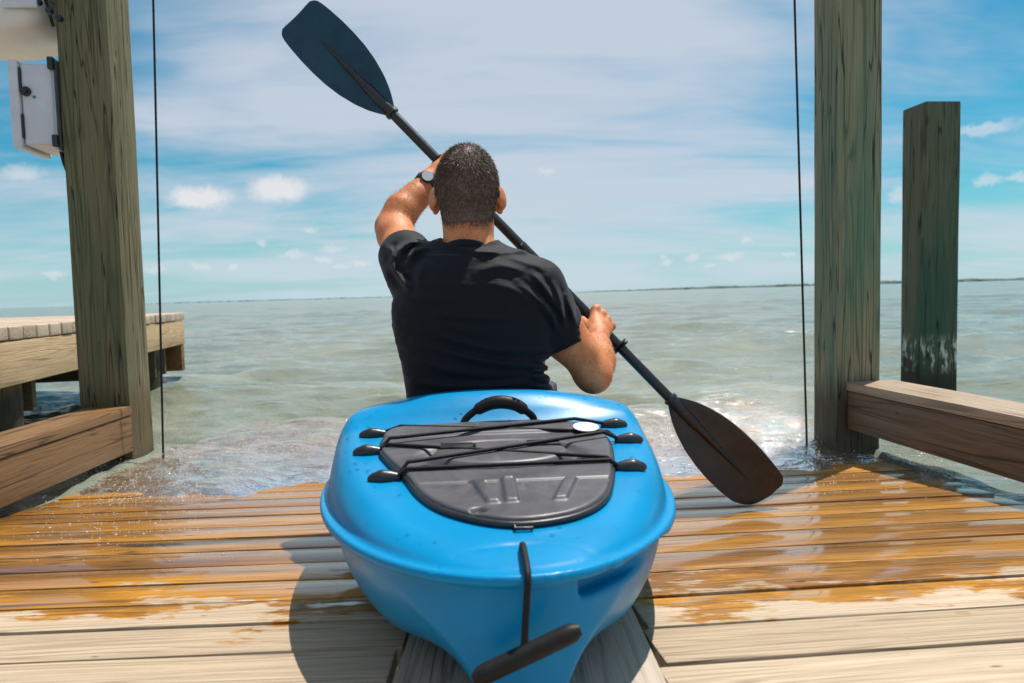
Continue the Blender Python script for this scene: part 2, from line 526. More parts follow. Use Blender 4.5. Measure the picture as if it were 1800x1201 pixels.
        cn = T.bump(T.m('ADD', T.m('MULTIPLY', fine, 0.5), T.m('MULTIPLY', height, 0.5)), 0.06, 0.003)
        T.put(p.inputs['Coat Normal'], cn)
        # beads of water standing on the wet boards
    return m


def plain(name, color, rough=0.5, metallic=0.0, bumps=None, spec=0.5, var=0.0, vscale=20, coat=0.0):
    m, T, out = new_mat(name)
    tcn = T.n('ShaderNodeTexCoord')
    c = color
    if var:
        n = T.noise(tcn.outputs['Object'], vscale, 5, 0.6)
        c = T.mix(T.ss(n, 0.3, 0.7), tuple(q * (1 - var) for q in color), tuple(min(1, q * (1 + var)) for q in color))
    p = principled(T, out, Base_Color=c, Roughness=rough, Metallic=metallic, Specular_IOR_Level=spec, Coat_Weight=coat)
    if bumps:
        n = T.noise(tcn.outputs['Object'], bumps[0], 4, 0.6)
        T.put(p.inputs['Normal'], T.bump(n, bumps[1], bumps[2]))
    if var:
        n2 = T.noise(tcn.outputs['Object'], vscale * 2.3, 4, 0.6)
        T.put(p.inputs['Roughness'], T.m('MULTIPLY_ADD', T.m('SUBTRACT', n2, 0.5), 0.3, rough, clamp=True))
    return m


M_plank = wood('ramp_plank_wood', 'X', (0.275, 0.200, 0.130), (0.485, 0.380, 0.265), 0.8, 1.0,
               wet=(1.40, (0.105, 0.038, 0.002), (0.50, 0.215, 0.007)), bump=0.6, ringw=0.30, blotw=0.28, nring=24.0)
M_runner = wood('ramp_runner_wood', 'Y', (0.22, 0.18, 0.14), (0.40, 0.33, 0.26), 0.8, 0.4,
                wet=(1.46, (0.13, 0.040, 0.006), (0.44, 0.175, 0.020)))
M_post = wood('treated_post_wood', 'Z', (0.068, 0.062, 0.032), (0.215, 0.198, 0.112), 0.85, 0.8, bump=0.7,
              tint=(0.075, 0.115, 0.065), post=(0.30, (0.11, 0.080, 0.040)))
M_postg = wood('green_post_wood', 'Z', (0.10, 0.090, 0.052), (0.30, 0.265, 0.165), 0.85, 0.9, bump=0.7,
               tint=(0.045, 0.185, 0.125), post=(0.26, (0.060, 0.045, 0.030)))
M_postb = wood('dark_green_post_wood', 'Z', (0.055, 0.062, 0.040), (0.165, 0.165, 0.11), 0.85, 0.9, bump=0.7,
               tint=(0.030, 0.095, 0.062), post=(0.22, (0.030, 0.028, 0.020), (0.62, 0.62, 0.57)))
M_rail = wood('weathered_rail_wood', 'Y', (0.065, 0.032, 0.011), (0.225, 0.120, 0.042), 0.55, 0.9, bump=0.6, ringw=0.5, nring=24.0)
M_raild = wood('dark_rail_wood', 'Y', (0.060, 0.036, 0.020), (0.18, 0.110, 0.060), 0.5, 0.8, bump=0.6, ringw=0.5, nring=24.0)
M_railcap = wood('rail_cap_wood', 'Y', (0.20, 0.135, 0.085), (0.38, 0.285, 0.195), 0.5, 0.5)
M_pier = wood('pier_wood', 'Y', (0.30, 0.20, 0.10), (0.54, 0.39, 0.23), 0.8, 0.9, ringw=0.25)
M_pierx = wood('pier_board_wood', 'X', (0.30, 0.225, 0.16), (0.50, 0.40, 0.31), 0.8, 0.6)
M_pile = wood('pier_pile_wood', 'Z', (0.10, 0.065, 0.035), (0.27, 0.18, 0.10), 0.8, 0.5, post=(0.28, (0.012, 0.020, 0.016)))
M_joist = wood('joist_wood', 'Y', (0.05, 0.035, 0.02), (0.12, 0.085, 0.05), 0.8, 0.3)
M_blackcable = plain('dark_steel_cable', (0.012, 0.012, 0.012), 0.5, 0.4)
M_white = plain('white_box_plastic', (0.56, 0.58, 0.64), 0.45, var=0.06, vscale=8)
M_cream = plain('cream_fibreglass', (0.66, 0.64, 0.60), 0.4, var=0.06, vscale=6)
M_bolt = plain('dark_bolt_steel', (0.05, 0.05, 0.055), 0.45, 0.8)
M_steel = plain('galvanised_steel', (0.35, 0.37, 0.40), 0.4, 0.8, var=0.1)
M_green = plain('green_lamp_plastic', (0.0, 0.22, 0.10), 0.4)

# ------------------------------------------------------------------ ramp (timber slip running down into the water)
RA, RS = 0.205, 0.077


def rz(y):
    return RA - RS * y


SL = math.atan(RS)
rampE = tag(empty('ramp'), kind='structure')
PW, PT_ = 0.136, 0.036
GAP = 0.009


def plank_mesh(L, seed, w=PW):
    """a board with slightly uneven long edges and eased corners"""
    r = np.random.default_rng(seed); n = 14
    bm = box_bm(L, w, PT_, bevel=0.006, seg=2)
    for k in range(1, n):
        bmesh.ops.bisect_plane(bm, geom=bm.verts[:] + bm.edges[:] + bm.faces[:], plane_co=(-L / 2 + L * k / n, 0, 0), plane_no=(1, 0, 0))
    ph = r.random(6) * 6.28
    for v in bm.verts:
        x = v.co.x
        e = 0.0011 * math.sin(x * 3.1 + ph[0]) + 0.0008 * math.sin(x * 8.7 + ph[1])
        v.co.y += e * (1 if v.co.y > 0 else -1) + 0.0007 * math.sin(x * 2.3 + ph[2])
        v.co.z += 0.0009 * math.sin(x * 2.0 + ph[3]) + (0.0012 * math.sin(ph[4]) * v.co.y / w)
    return sharp_flat(bm_mesh(bm, 'plank'), 35)


YAWL, YAWR = rad(1.7), rad(5.2)
SPL, SPR = 0.1325, 0.150


def gap_y(px, py, xin, yaw):          # where the board joint seen at a pixel meets the inner end line
    d = ray(px, py); t = (RA - CAMZ) / (d[2] + RS * d[1]); p = _O + d * t
    return p[1] - (p[0] - xin) * math.tan(yaw)


GL, GR = gap_y(300, 1155, -0.197, YAWL), gap_y(1475, 1147, 0.214, YAWR)
LM = [plank_mesh(1.44, s, SPL - GAP) for s in range(6)]
RM = [plank_mesh(1.28, 20 + s, SPR - GAP) for s in range(6)]
for side, yaw, meshes, xin, sgn, L in (('L', YAWL, LM, -0.197, -1, 1.44), ('R', YAWR, RM, 0.214, 1, 1.28)):
    sp, g0 = (SPL, GL) if side == 'L' else (SPR, GR)
    for i in range(31):
        yb = g0 + (i - 6 + 0.5) * sp
        me = meshes[(i * 5 + (i // 6)) % 6]
        o = link_mesh('plank', me, M_plank, rampE)
        if yb > 1.75:        # beyond the hidden centre boards the planks run on to the middle
            pass
        inner = xin + (-(yb - 1.0) * math.tan(rad(4.2)) * 0.0)
        jl = random.uniform(-0.012, 0.012)
        cx_ = inner + sgn * L / 2
        q = Matrix.Translation((0, 0, 0))
        ax = Vector((math.cos(yaw), math.sin(yaw), 0))
        # pivot at the inner end
        pc = Vector((inner, yb, 0)) + ax * (sgn * L / 2 + (jl if sgn > 0 else jl) * 0.5)
        z = rz(pc.y) - PT_ / 2 + random.uniform(-0.0016, 0.0016)
        o.location = (pc.x, pc.y, z)
        o.rotation_mode = 'XYZ'
        o.rotation_euler = (Matrix.Rotation(-SL, 4, 'X') @ Matrix.Rotation(yaw + random.uniform(-0.0015, 0.0015), 4, 'Z')).to_euler()
# centre boards lengthwise under the boat
for k in range(2):
    w = 0.198
    me = sharp_flat(bm_mesh(box_bm(w, 4.3, PT_, bevel=0.005), 'runner'), 35)
    o = link_mesh('centre_board', me, M_runner, rampE)
    o.location = (-0.0925 + k * (w + 0.006), 2.3, rz(2.3) - PT_ / 2)
    o.rotation_euler = (-SL, 0, 0)
for x in (-1.45, -0.85, -0.3, 0.3, 0.8, 1.25):
    me = sharp_flat(bm_mesh(box_bm(0.06, 4.2, 0.16, bevel=0.004), 'joist'), 35)
    o = link_mesh('joist', me, M_joist, rampE)
    o.location = (x, 2.35, rz(2.35) - PT_ - 0.084)
    o.rotation_euler = (-SL, 0, 0)


def ramp_inside(x, y):
    """1 inside the ramp's plan"""
    left = -0.197 - 1.44 * math.cos(YAWL)
    right_ = 0.214 + 1.28 * math.cos(YAWR)
    return (x > left - 0.0) & (x < right_) & (y < 4.4)


# ------------------------------------------------------------------ posts
def make_post(base, w, d, yaw, z0, z1, mat, label, group=None, name='timber_post'):
    bm = box_bm(w, d, z1 - z0, bevel=0.006, seg=2)
    for k in range(1, 24):
        bmesh.ops.bisect_plane(bm, geom=bm.verts[:] + bm.edges[:] + bm.faces[:], plane_co=(0, 0, -(z1 - z0) / 2 + (z1 - z0) * k / 24), plane_no=(0, 0, 1))
    ph = [random.random() * 6.28 for _ in range(4)]
    for v in bm.verts:
        s = 1 + 0.006 * math.sin(v.co.z * 3 + ph[0]) + 0.004 * math.sin(v.co.z * 9 + ph[1])
        v.co.x = v.co.x * s + 0.0025 * math.sin(v.co.z * 1.7 + ph[2]); v.co.y *= s
    bmesh.ops.translate(bm, vec=(0, 0, (z0 + z1) / 2), verts=bm.verts)
    me = sharp_flat(bm_mesh(bm, name), 35)
    o = link_mesh(name, me, mat)
    o.location = (base[0], base[1], 0); o.rotation_euler = (0, 0, yaw)
    tag(o, label, 'post', group)
    return o


make_post((-1.772, 3.285), 0.212, 0.205, rad(1.8), -0.9, 3.4, M_post, 'tall square green-grey timber post carrying the white boxes')
make_post((1.418, 3.13), 0.185, 0.195, rad(5.5), -0.9, 3.4, M_postg, 'tall square timber post with green stain at the end of dark rail')
p3 = (at(1638, 600, 4.12)[0], 4.15)
make_post(p3, 0.20, 0.20, rad(6), -0.9, float(at(1640, 186, 4.15)[2]), M_postb, 'short dark square post with flat top standing in water behind the rail')


# ------------------------------------------------------------------ rails
def rail(A, B, top, h, wbeam, wcap, tcap, m_beam, m_cap, label, side):
    A = np.array(A); B = np.array(B); d = B - A; L = np.linalg.norm(d); yaw = math.atan2(-d[0], d[1])
    e = empty('guard_rail', (*((A + B) / 2), 0), yaw)
    tag(e, label, 'rail', 'low rails along both sides of the ramp')
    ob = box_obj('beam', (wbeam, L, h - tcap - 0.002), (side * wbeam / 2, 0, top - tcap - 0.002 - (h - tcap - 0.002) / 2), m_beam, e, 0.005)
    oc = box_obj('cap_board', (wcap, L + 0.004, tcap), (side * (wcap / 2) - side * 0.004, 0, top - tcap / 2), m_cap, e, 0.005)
    return e


# A = far end at the post, B = near end beside the camera; inner face through A-B
rail((-1.600, 1.05), (-1.652, 3.17), 0.252, 0.195, 0.085, 0.19, 0.038, M_rail, M_rail, 'low brown knotty timber rail joined to the post with white boxes', -1)
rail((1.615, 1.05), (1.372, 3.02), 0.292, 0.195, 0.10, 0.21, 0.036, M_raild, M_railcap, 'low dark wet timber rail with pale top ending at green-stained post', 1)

# ------------------------------------------------------------------ pier on the left
PZ = 0.605
pa = np.array([-2.10, 2.2]); pb = np.array([-2.93, 6.62])
pdv = (pb - pa) / np.linalg.norm(pb - pa); pyaw = math.atan2(-pdv[0], pdv[1]); pL = np.linalg.norm(pb - pa)
pier = tag(empty('pier', (pb[0], pb[1], 0), pyaw), 'raised timber pier with sawn board ends beyond the left rail', 'pier')
# local frame: origin at the visible corner, -Y back towards camera, -X away to the left
box_obj('fascia_board', (0.045, pL + 1.5, 0.205), (-0.0225, -(pL + 1.5) / 2, PZ - 0.068 - 0.004 - 0.1025), M_pier, pier, 0.005)
box_obj('end_board', (2.6, 0.045, 0.205), (-1.35, -0.0265, PZ - 0.072 - 0.1025), M_pierx, pier, 0.005)
nb = int((pL + 1.5) / 0.148)
pbm = [sharp_flat(bm_mesh(box_bm(2.7, 0.140, 0.066, bevel=0.012, seg=3), 'deck_board'), 35)]
for i in range(nb):
    o = link_mesh('deck_board', pbm[0], M_pierx, pier)
    o.location = (-1.35 + 0.004 + random.uniform(-0.006, 0.004), -0.07 - i * 0.148, PZ - 0.033 + random.uniform(-0.002, 0.002))
    o.rotation_euler = (0, 0, random.uniform(-0.004, 0.004))


def pile(x, y, r, ztop, name='pile'):
    pts = [(0, 0, z) for z in np.linspace(-1.0, ztop, 14)]
    rs = [r * (1 + 0.03 * math.sin(k * 1.3 + x * 7)) for k in range(14)]
    o = tube_obj(name, pts, rs, M_pile, pier, 20)
    o.location = (x, y, 0)
    return o


zt = PZ - 0.072 - 0.206
for py_ in (-0.62, -3.05):
    pile(-0.21, py_, 0.150, zt - 0.002)
    pile(-2.1, py_, 0.115, zt - 0.002)
box_obj('cross_beam', (2.5, 0.05, 0.22), (-1.30, -0.48, zt - 0.112), M_joist, pier, 0.004)
box_obj('cross_beam', (2.5, 0.05, 0.22), (-1.30, -0.76, zt - 0.112), M_joist, pier, 0.004)
box_obj('beam_end', (0.16, 0.10, 0.23), (-0.085, -0.075, zt - 0.117), M_rail, pier, 0.004)
box_obj('cross_beam', (2.5, 0.05, 0.16), (-1.30, -2.91, zt - 0.082), M_joist, pier, 0.004)

# ------------------------------------------------------------------ lift cables with their brackets at the post heads
def cable(px0, py0, px1, py1, Y, label, bx):
    a = at(px1, py1, Y); b = at(px0, py0, Y - 0.02)
    t = (3.25 - a[2]) / (b[2] - a[2]); top = a + (b - a) * t
    e = empty('lift_cable', (a[0], a[1], rz(a[1])))
    tag(e, label, 'cable', 'lift cables beside the tall posts')
    base = np.array([a[0], a[1], rz(a[1])])
    tube_obj('wire', [np.array([0, 0, -0.004]), (a - base) * 1.0, (top - base) * 0.5, top - base], 0.0048, M_blackcable, e, 8)
    box_obj('anchor_plate', (0.07, 0.05, 0.012), (0, 0, 0.007), M_bolt, e, 0.003)
    box_obj('bracket', (abs(bx - top[0]) + 0.08, 0.05, 0.05), ((bx - top[0]) / 2 + top[0] - base[0], top[1] - base[1], top[2] - base[2] + 0.02), M_steel, e, 0.004)
    return e


cable(269, 0, 287, 805, 3.22, 'thin dark lift cable beside the post with white boxes', -1.70)
cable(1397, 0, 1418, 772, 3.12, 'thin dark lift cable beside the green-stained tall post', 1.36)

# ------------------------------------------------------------------ white switch box and lift motor on the left post
def rounded_box(name, dims, loc, mat, parent, bevel):
    return box_obj(name, dims, loc, mat, parent, bevel, seg=4)


t_ = at(84, 115, 3.2); b_ = at(84, 262, 3.2)
zc = (t_[2] + b_[2]) / 2; zh = t_[2] - b_[2]
bxe = tag(empty('switch_box', (-1.900, 3.28, zc), rad(8)), 'pale grey electrical switch box bolted to the tall post', 'switch box')
rounded_box('housing', (0.125, 0.24, zh * 0.96), (-0.070, 0, 0), M_white, bxe, 0.012)
box_obj('back_plate', (0.010, 0.27, zh + 0.03), (0.0, 0, 0.0), M_steel, bxe, 0.002)
rounded_box('lid', (0.040, 0.262, zh + 0.01), (-0.155, 0, 0.0), M_white, bxe, 0.010)
for zz_ in (-0.09, 0.10):
    box_obj('latch', (0.012, 0.014, 0.10), (-0.134, -0.121, zz_), M_bolt, bxe, 0.003)
kn_ = tube_obj('knob', [(0, 0, 0), (0, -0.010, 0), (0, -0.011, 0), (0, -0.024, 0)], [0.020, 0.020, 0.012, 0.011], M_bolt, bxe, 16)
kn_.location = (-0.112, -0.119, 0.052)
gl = tube_obj('indicator_lamp', [(0, 0, 0), (0, -0.006, 0)], 0.006, M_green, bxe, 12); gl.location = (-0.082, -0.119, 0.03)
for zz_ in (-zh / 2 + 0.02, zh / 2 - 0.01):
    box_obj('mounting_lug', (0.022, 0.03, 0.05), (-0.003, -0.135, zz_), M_bolt, bxe, 0.004)
tube_obj('conduit', spline([(-0.02, -0.05, -zh / 2), (-0.012, -0.05, -zh / 2 - 0.05), (0.006, -0.06, -zh / 2 - 0.10), (0.012, -0.05, -zh / 2 - 0.16)], 16), 0.010, M_blackcable, bxe, 8)

# motor cover: a moulded shell with a bellied underside
mo = tag(empty('lift_motor', (-1.895, 3.30, 1.84), rad(3)), 'white moulded boat-lift motor cover bolted above the switch box', 'motor')
fm = Field((-0.62, -0.26, -0.06), (0.06, 0.30, 0.62), 0.008)
sl, (X, Y, Z) = fm.block((-0.6, -0.24, 0), (0.02, 0.28, 0.6), 0.02)
qx, qy, qz = np.abs(X + 0.30) - 0.27 + 0.06, np.abs(Y - 0.02) - 0.20 + 0.06, np.abs(Z - 0.32) - 0.30 + 0.06
d = np.sqrt(np.maximum(qx, 0) ** 2 + np.maximum(qy, 0) ** 2 + np.maximum(qz, 0) ** 2) + np.minimum(np.maximum(np.maximum(qx, qy), qz), 0) - 0.06
fm.union((d + 0 * X + 0 * Y + 0 * Z).astype(np.float32), sl, 0)
me = fm.mesh('cover', lambda P: P + np.stack([0 * P[:, 0], 0 * P[:, 0], -0.05 * np.exp(-((P[:, 2] - 0.02) / 0.1) ** 2) * np.sin(np.clip((P[:, 0] + 0.57) / 0.54, 0, 1) * 3.14)], 1))
link_mesh('cover', me, M_cream, mo)
box_obj('flange_plate', (0.14, 0.016, 0.52), (-0.085, -0.193, 0.33), M_white, mo, 0.006)
for bpx, bpy_, fy in ((20, 4, -0.178), (61, 5, -0.178), (79, 20, -0.2), (96, 33, -0.2)):
    w_ = at(bpx, bpy_, 3.30 + fy); bo = tube_obj('bolt', [(0, 0.006, 0), (0, -0.016, 0)], 0.013, M_bolt, mo, 6)
    bo.location = (w_[0] + 1.895 + 0.01, fy, w_[2] - 1.84)
box_obj('mounting_bracket', (0.05, 0.16, 0.40), (-0.008, 0.0, 0.34), M_steel, mo, 0.004)
tube_obj('cord', spline([(-0.05, -0.205, 0.55), (-0.03, -0.215, 0.36), (-0.012, -0.20, 0.24), (0.0, -0.17, 0.14), (0.004, -0.12, 0.02)], 20), 0.007, M_blackcable, mo, 8)

exec_parts = True

# ------------------------------------------------------------------ water
def wave_h(x, y, r):
    g = np.random.default_rng(5); h = np.zeros_like(x)
    for i in range(46):
        lam = 0.16 * (1.095 ** i)
        if lam > 8: break
        th = rad(196) + g.normal() * 0.55               # travelling towards the ramp
        k = 2 * math.pi / lam
        amp = 0.0036 * lam ** 0.72 * (2.5 if lam < 0.95 else 1.25)
        ph = k * (x * math.sin(th) + y * math.cos(th)) + g.random() * 6.28 + 0.35 * np.sin(x * 0.9 + i) + 0.3 * np.sin(y * 0.7 + 2 * i)
        fade = np.clip((lam / (r * 0.012 + 0.03) - 1.2) / 2.0, 0, 1)
        s = np.sin(ph)
        h += amp * fade * (s + 0.28 * np.cos(2 * ph))
    return h


def ramp_mask(x, y):
    l, r_ = -1.636, 1.488
    return np.clip((x - l) / 0.02, 0, 1) * np.clip((r_ - x) / 0.02, 0, 1) * np.clip((4.55 - y) / 0.1, 0, 1)


def tongue(x, y):
    return (-0.032 + 0.024 * np.exp(-((x + 1.12) / 0.34) ** 2) + 0.010 * np.exp(-((x + 0.55) / 0.25) ** 2) - 0.012 * np.clip((x - 0.7) / 0.5, 0, 1)
            + 0.005 * np.sin(x * 5.1 + 2.0) + 0.005 * np.sin(x * 11.3 + y * 5) + 0.004 * np.sin(x * 23 + y * 9 + 1) + 0.0025 * np.sin(x * 47 - y * 21))


front = np.linspace(-60, 60, 521)
back = np.linspace(60, 300, 61)[1:-1]
ang = np.radians(np.concatenate([front, back])); na = len(ang)
rr = [0.5]
while rr[-1] < 9000:
    q = rr[-1]
    rr.append(q * (1.05 if q < 1.8 else 1.0072 if q < 6 else 1.011 if q < 40 else 1.06))
rr = np.array(rr); nr = len(rr)
R2, A2 = np.meshgrid(rr, ang, indexing='ij')
WX, WY = R2 * np.sin(A2), R2 * np.cos(A2)
hh = wave_h(WX, WY, R2)
shoal = 0.42 + 0.58 * np.clip((WY - 2.9) / 1.6, 0, 1)
hh = hh * shoal
msk = ramp_mask(WX, WY)
# the wash running up the boards: thin tongues of water, with a small lip
tong = tongue(WX, WY)
hh = hh + msk * tong * np.exp(-((WY - 2.6) / 0.55) ** 2)
dep = np.where(msk > 0.5, hh - (RA - RS * WY), 3.0)
# breaking lip just above the waterline
lip = np.exp(-((dep - 0.020) / 0.022) ** 2) * msk
hh = hh + 0.009 * lip * (0.6 + 0.4 * np.sin(WX * 17 + 3 * np.sin(WY * 9)))
dep = np.where(msk > 0.5, hh - (RA - RS * WY), 3.0)
WZ = np.where(dep < -0.03, RA - RS * WY - 0.06, hh)          # under the boards: keep it out of sight of the planks
WZ = np.where(R2 < 1.8, -0.02, WZ)
ii = np.arange(nr - 1)[:, None] * na; jj = np.arange(na)[None, :]; j2 = (jj + 1) % na
quads = np.stack([ii + jj, ii + j2, ii + na + j2, ii + na + jj], -1).reshape(-1, 4)[:, ::-1]
wme = np_mesh('water', np.stack([WX, WY, np.minimum(WZ, hh)], -1).reshape(-1, 3), quads)
at_ = wme.attributes.new('depth', 'FLOAT', 'POINT'); at_.data.foreach_set('value', dep.ravel().astype(np.float32))
at_ = wme.attributes.new('crest', 'FLOAT', 'POINT'); at_.data.foreach_set('value', (hh / 0.05).ravel().astype(np.float32))

m, T, out = new_mat('bay_water')
geo = T.n('ShaderNodeNewGeometry'); P_ = geo.outputs['Position']
da = T.n('ShaderNodeAttribute', attribute_name='depth').outputs['Fac']
cr = T.n('ShaderNodeAttribute', attribute_name='crest').outputs['Fac']
dist = T.vm('LENGTH', P_)
b1 = T.noise(T.scale(P_, (3.0, 6.5, 2)), 1.0, 6, 0.64, 0.3)
b2 = T.noise(T.scale(P_, (0.35, 0.8, 1)), 1.0, 5, 0.6, 0.4)
farf = T.ss(dist, 8, 60)
nrm_ = T.bump(b1, 0.85, 0.06)
b3 = T.noise(T.scale(P_, (11, 17, 8)), 1.0, 4, 0.6, 0.5)
nrm_ = T.bump(b3, T.m('MULTIPLY', T.ss(da, 0.6, 0.05), 1.0), 0.026, nrm_)
nrm_ = T.bump(b2, T.m('MULTIPLY', farf, 0.55), 0.45, nrm_)
tn_ = T.noise(T.scale(P_, (0.5, 1.2, 1)), 1.0, 4, 0.6)
turb = T.mix(T.ss(tn_, 0.35, 0.68), (0.155, 0.172, 0.128), (0.240, 0.258, 0.205))
turb = T.mix(T.m('MULTIPLY', T.ss(da, 0.20, 0.05), 0.92), turb, T.mix(T.ss(T.noise(T.scale(P_, (5, 11, 5)), 1.0, 4, 0.6, 0.5), 0.38, 0.62), (0.25, 0.135, 0.040), (0.44, 0.310, 0.165)))
body = T.n('ShaderNodeBsdfPrincipled')
for k_, v_ in {'Base Color': turb, 'Roughness': T.m('MULTIPLY_ADD', farf, 0.12, 0.04), 'IOR': 1.33, 'Normal': nrm_}.items():
    T.put(body.inputs[k_], v_)
fres = T.n('ShaderNodeFresnel', {'IOR': 1.33, 'Normal': nrm_})
tr = T.n('ShaderNodeBsdfTransparent', {0: (0.96, 0.87, 0.70)})
gl = T.n('ShaderNodeBsdfGlossy', {'Color': (1, 1, 1), 'Roughness': 0.035, 'Normal': nrm_})
clear = T.n('ShaderNodeMixShader', {0: fres.outputs[0], 1: tr.outputs[0], 2: gl.outputs[0]})
opq = T.m('SUBTRACT', 1.0, T.m('POWER', 2.718, T.m('MULTIPLY', T.m('MAXIMUM', T.m('SUBTRACT', da, 0.004), 0.0), -9.5)))
sh = T.n('ShaderNodeMixShader', {0: opq, 1: clear.outputs[0], 2: body.outputs[0]})
# foam left by the wash
f1 = T.noise(T.scale(P_, (9, 15, 6)), 1.0, 6, 0.72, 0.6)
f2 = T.n('ShaderNodeTexVoronoi', {'Vector': T.vm('ADD', T.scale(P_, (34, 55, 20)), T.scale(T.noise(P_, 20, 3, 0.6, out=1), (2.5, 2.5, 2.5))), 'Scale': 1.0}, feature='DISTANCE_TO_EDGE').outputs['Distance']
nearm = T.m('MULTIPLY', T.ss(da, 0.17, 0.03), T.ss(da, -0.02, 0.004))
patch = T.ss(f1, 0.60, 0.74)
foam = T.m('MULTIPLY', T.m('MULTIPLY', patch, nearm), T.m('MULTIPLY_ADD', T.ss(f2, 0.20, 0.02), 0.40, 0.03))
cap = T.m('MULTIPLY', T.ss(cr, 1.05, 1.7), T.ss(T.noise(T.scale(P_, (3, 7, 3)), 1.0, 5, 0.7), 0.60, 0.70))
foam = T.m('MAXIMUM', foam, T.m('MULTIPLY', cap, 0.7))
fd = T.n('ShaderNodeBsdfDiffuse', {0: (0.80, 0.79, 0.74)})
sh2 = T.n('ShaderNodeMixShader', {0: foam, 1: sh.outputs[0], 2: fd.outputs[0]})
T.nt.links.new(sh2.outputs[0], out.inputs[0])
M_water = m
tag(link_mesh('water', wme, M_water), kind='structure')

# froth and flung drops along the wash
def wz(x, y):
    r = np.hypot(x, y)
    h = wave_h(x, y, r) * (0.42 + 0.58 * np.clip((y - 2.9) / 1.6, 0, 1))
    mk = ramp_mask(x, y)
    h = h + mk * tongue(x, y) * np.exp(-((y - 2.6) / 0.55) ** 2)
    return np.maximum(h, np.where(mk > 0.5, RA - RS * y, -9))


bm = bmesh.new(); bmesh.ops.create_icosphere(bm, subdivisions=1, radius=1.0)
iv = np.array([v.co[:] for v in bm.verts]); if_ = np.array([[v.index for v in f.verts] for f in bm.faces]); bm.free()
cl = []
spots = [(235, 862, 90, 26, 800), (330, 872, 110, 20, 500), (500, 815, 160, 30, 600), (205, 895, 60, 14, 120), (120, 905, 70, 8, 60),
         (1160, 795, 60, 40, 700), (1230, 770, 90, 18, 320), (1450, 795, 90, 14, 350), (1500, 822, 150, 8, 420), (1620, 812, 90, 16, 300),
         (1380, 815, 130, 12, 250), (200, 940, 180, 40, 160), (1350, 860, 200, 30, 160), (240, 815, 60, 16, 200), (600, 845, 120, 24, 200),
         (320, 745, 30, 14, 90), (560, 790, 160, 20, 250), (1580, 800, 70, 15, 200)]
for px, py, sx, sy, n in [(x_, y_ - 12, a_, b_, n_) for x_, y_, a_, b_, n_ in spots]:
    for _ in range(int(n * 1.8)):
        qx = px + RNG.normal() * sx * 0.6; qy = py + RNG.normal() * sy * 0.6
        d_ = ray(qx, qy)
        if d_[2] > -0.02: continue
        t_ = (RA - CAMZ) / (d_[2] + RS * d_[1]); p = _O + d_ * t_
        if not (-1.62 < p[0] < 1.47) or p[2] < 0.0:
            p = atz(qx, qy, 0.005)
        if 0 < p[1] < 7:
            cl.append(p)
cl = np.array(cl)
cl[:, 2] = wz(cl[:, 0], cl[:, 1])
sz = np.clip(RNG.lognormal(-6.8, 0.5, len(cl)), 0.0006, 0.0036)
fl = (RNG.random(len(cl)) < 0.18)
cl[:, 2] += np.where(fl, RNG.random(len(cl)) * 0.035, 0.0)
sq = np.where(fl, 1.0, 0.45)
vs = (cl[:, None, :] + iv[None] * np.stack([sz * np.where(fl, 1, 1.5), sz * np.where(fl, 1, 1.2), sz * sq], 1)[:, None, :]).reshape(-1, 3)
fs = (if_[None] + (np.arange(len(cl)) * len(iv))[:, None, None]).reshape(-1, 3)
m, T, out = new_mat('froth')
principled(T, out, Base_Color=(0.85, 0.84, 0.80), Roughness=0.12, IOR=1.33, Transmission_Weight=0.35)
tag(link_mesh('foam', np_mesh('foam', vs, fs), m), 'white froth and flung drops along the water edge', 'foam', kind='stuff')

# ------------------------------------------------------------------ far shore (low wooded line)
def shore(x0, x1, Y0, Y1, hmin, hmax, seed, mat, label):
    r = np.random.default_rng(seed); n = 420
    xs = np.linspace(x0, x1, n); ys = np.linspace(Y0, Y1, n)
    hgt = np.interp(np.linspace(0, 1, n), np.linspace(0, 1, 40), hmin + (hmax - hmin) * r.random(40))
    hgt = hgt * (0.75 + 0.5 * r.random(n)) * np.clip(np.linspace(0, 1, n) * 6, 0.12, 1)
    V = []; Fq = []
    prof = [(-1.0, -2.0), (-0.9, 0.55), (-0.45, 0.95), (0.0, 1.0), (0.6, 0.8), (1.0, -2.0)]
    for i in range(n):
        for a, b in prof:
            V.append((xs[i], ys[i] + a * 40 + r.normal() * 3, (hgt[i] * b * (0.85 + 0.3 * r.random())) if b > 0 else -2))
    k = len(prof)
    for i in range(n - 1):
        for j in range(k - 1):
            Fq.append((i * k + j, (i + 1) * k + j, (i + 1) * k + j + 1, i * k + j + 1))
    tag(link_mesh('far_shore', np_mesh('far_shore', V, Fq, False), mat), label, 'shore', kind='stuff')


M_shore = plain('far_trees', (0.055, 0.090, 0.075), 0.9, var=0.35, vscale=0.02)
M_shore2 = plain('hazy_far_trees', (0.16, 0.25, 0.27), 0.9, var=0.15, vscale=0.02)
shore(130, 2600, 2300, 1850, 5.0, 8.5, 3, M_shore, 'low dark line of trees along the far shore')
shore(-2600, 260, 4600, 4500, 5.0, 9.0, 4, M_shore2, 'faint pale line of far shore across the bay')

# ------------------------------------------------------------------ kayak
KYAW = rad(4.3)
kf = np.array([-math.sin(KYAW), math.cos(KYAW), -RS * math.cos(KYAW)]); kf /= np.linalg.norm(kf)
kup0 = np.array([0, RS, 1.0]); kup0 /= np.linalg.norm(kup0)
kr = np.cross(kf, kup0); kr /= np.linalg.norm(kr); ku = np.cross(kr, kf)
KO = np.array([0.004, 0.908, rz(0.908) + 0.002])
KM = Matrix(((kr[0], kf[0], ku[0], KO[0]), (kr[1], kf[1], ku[1], KO[1]), (kr[2], kf[2], ku[2], KO[2]), (0, 0, 0, 1)))
# local axes: x = u (across), y = s (from the stern forward), z = v (up from the boards)
KB = np.stack([kr, kf, ku])


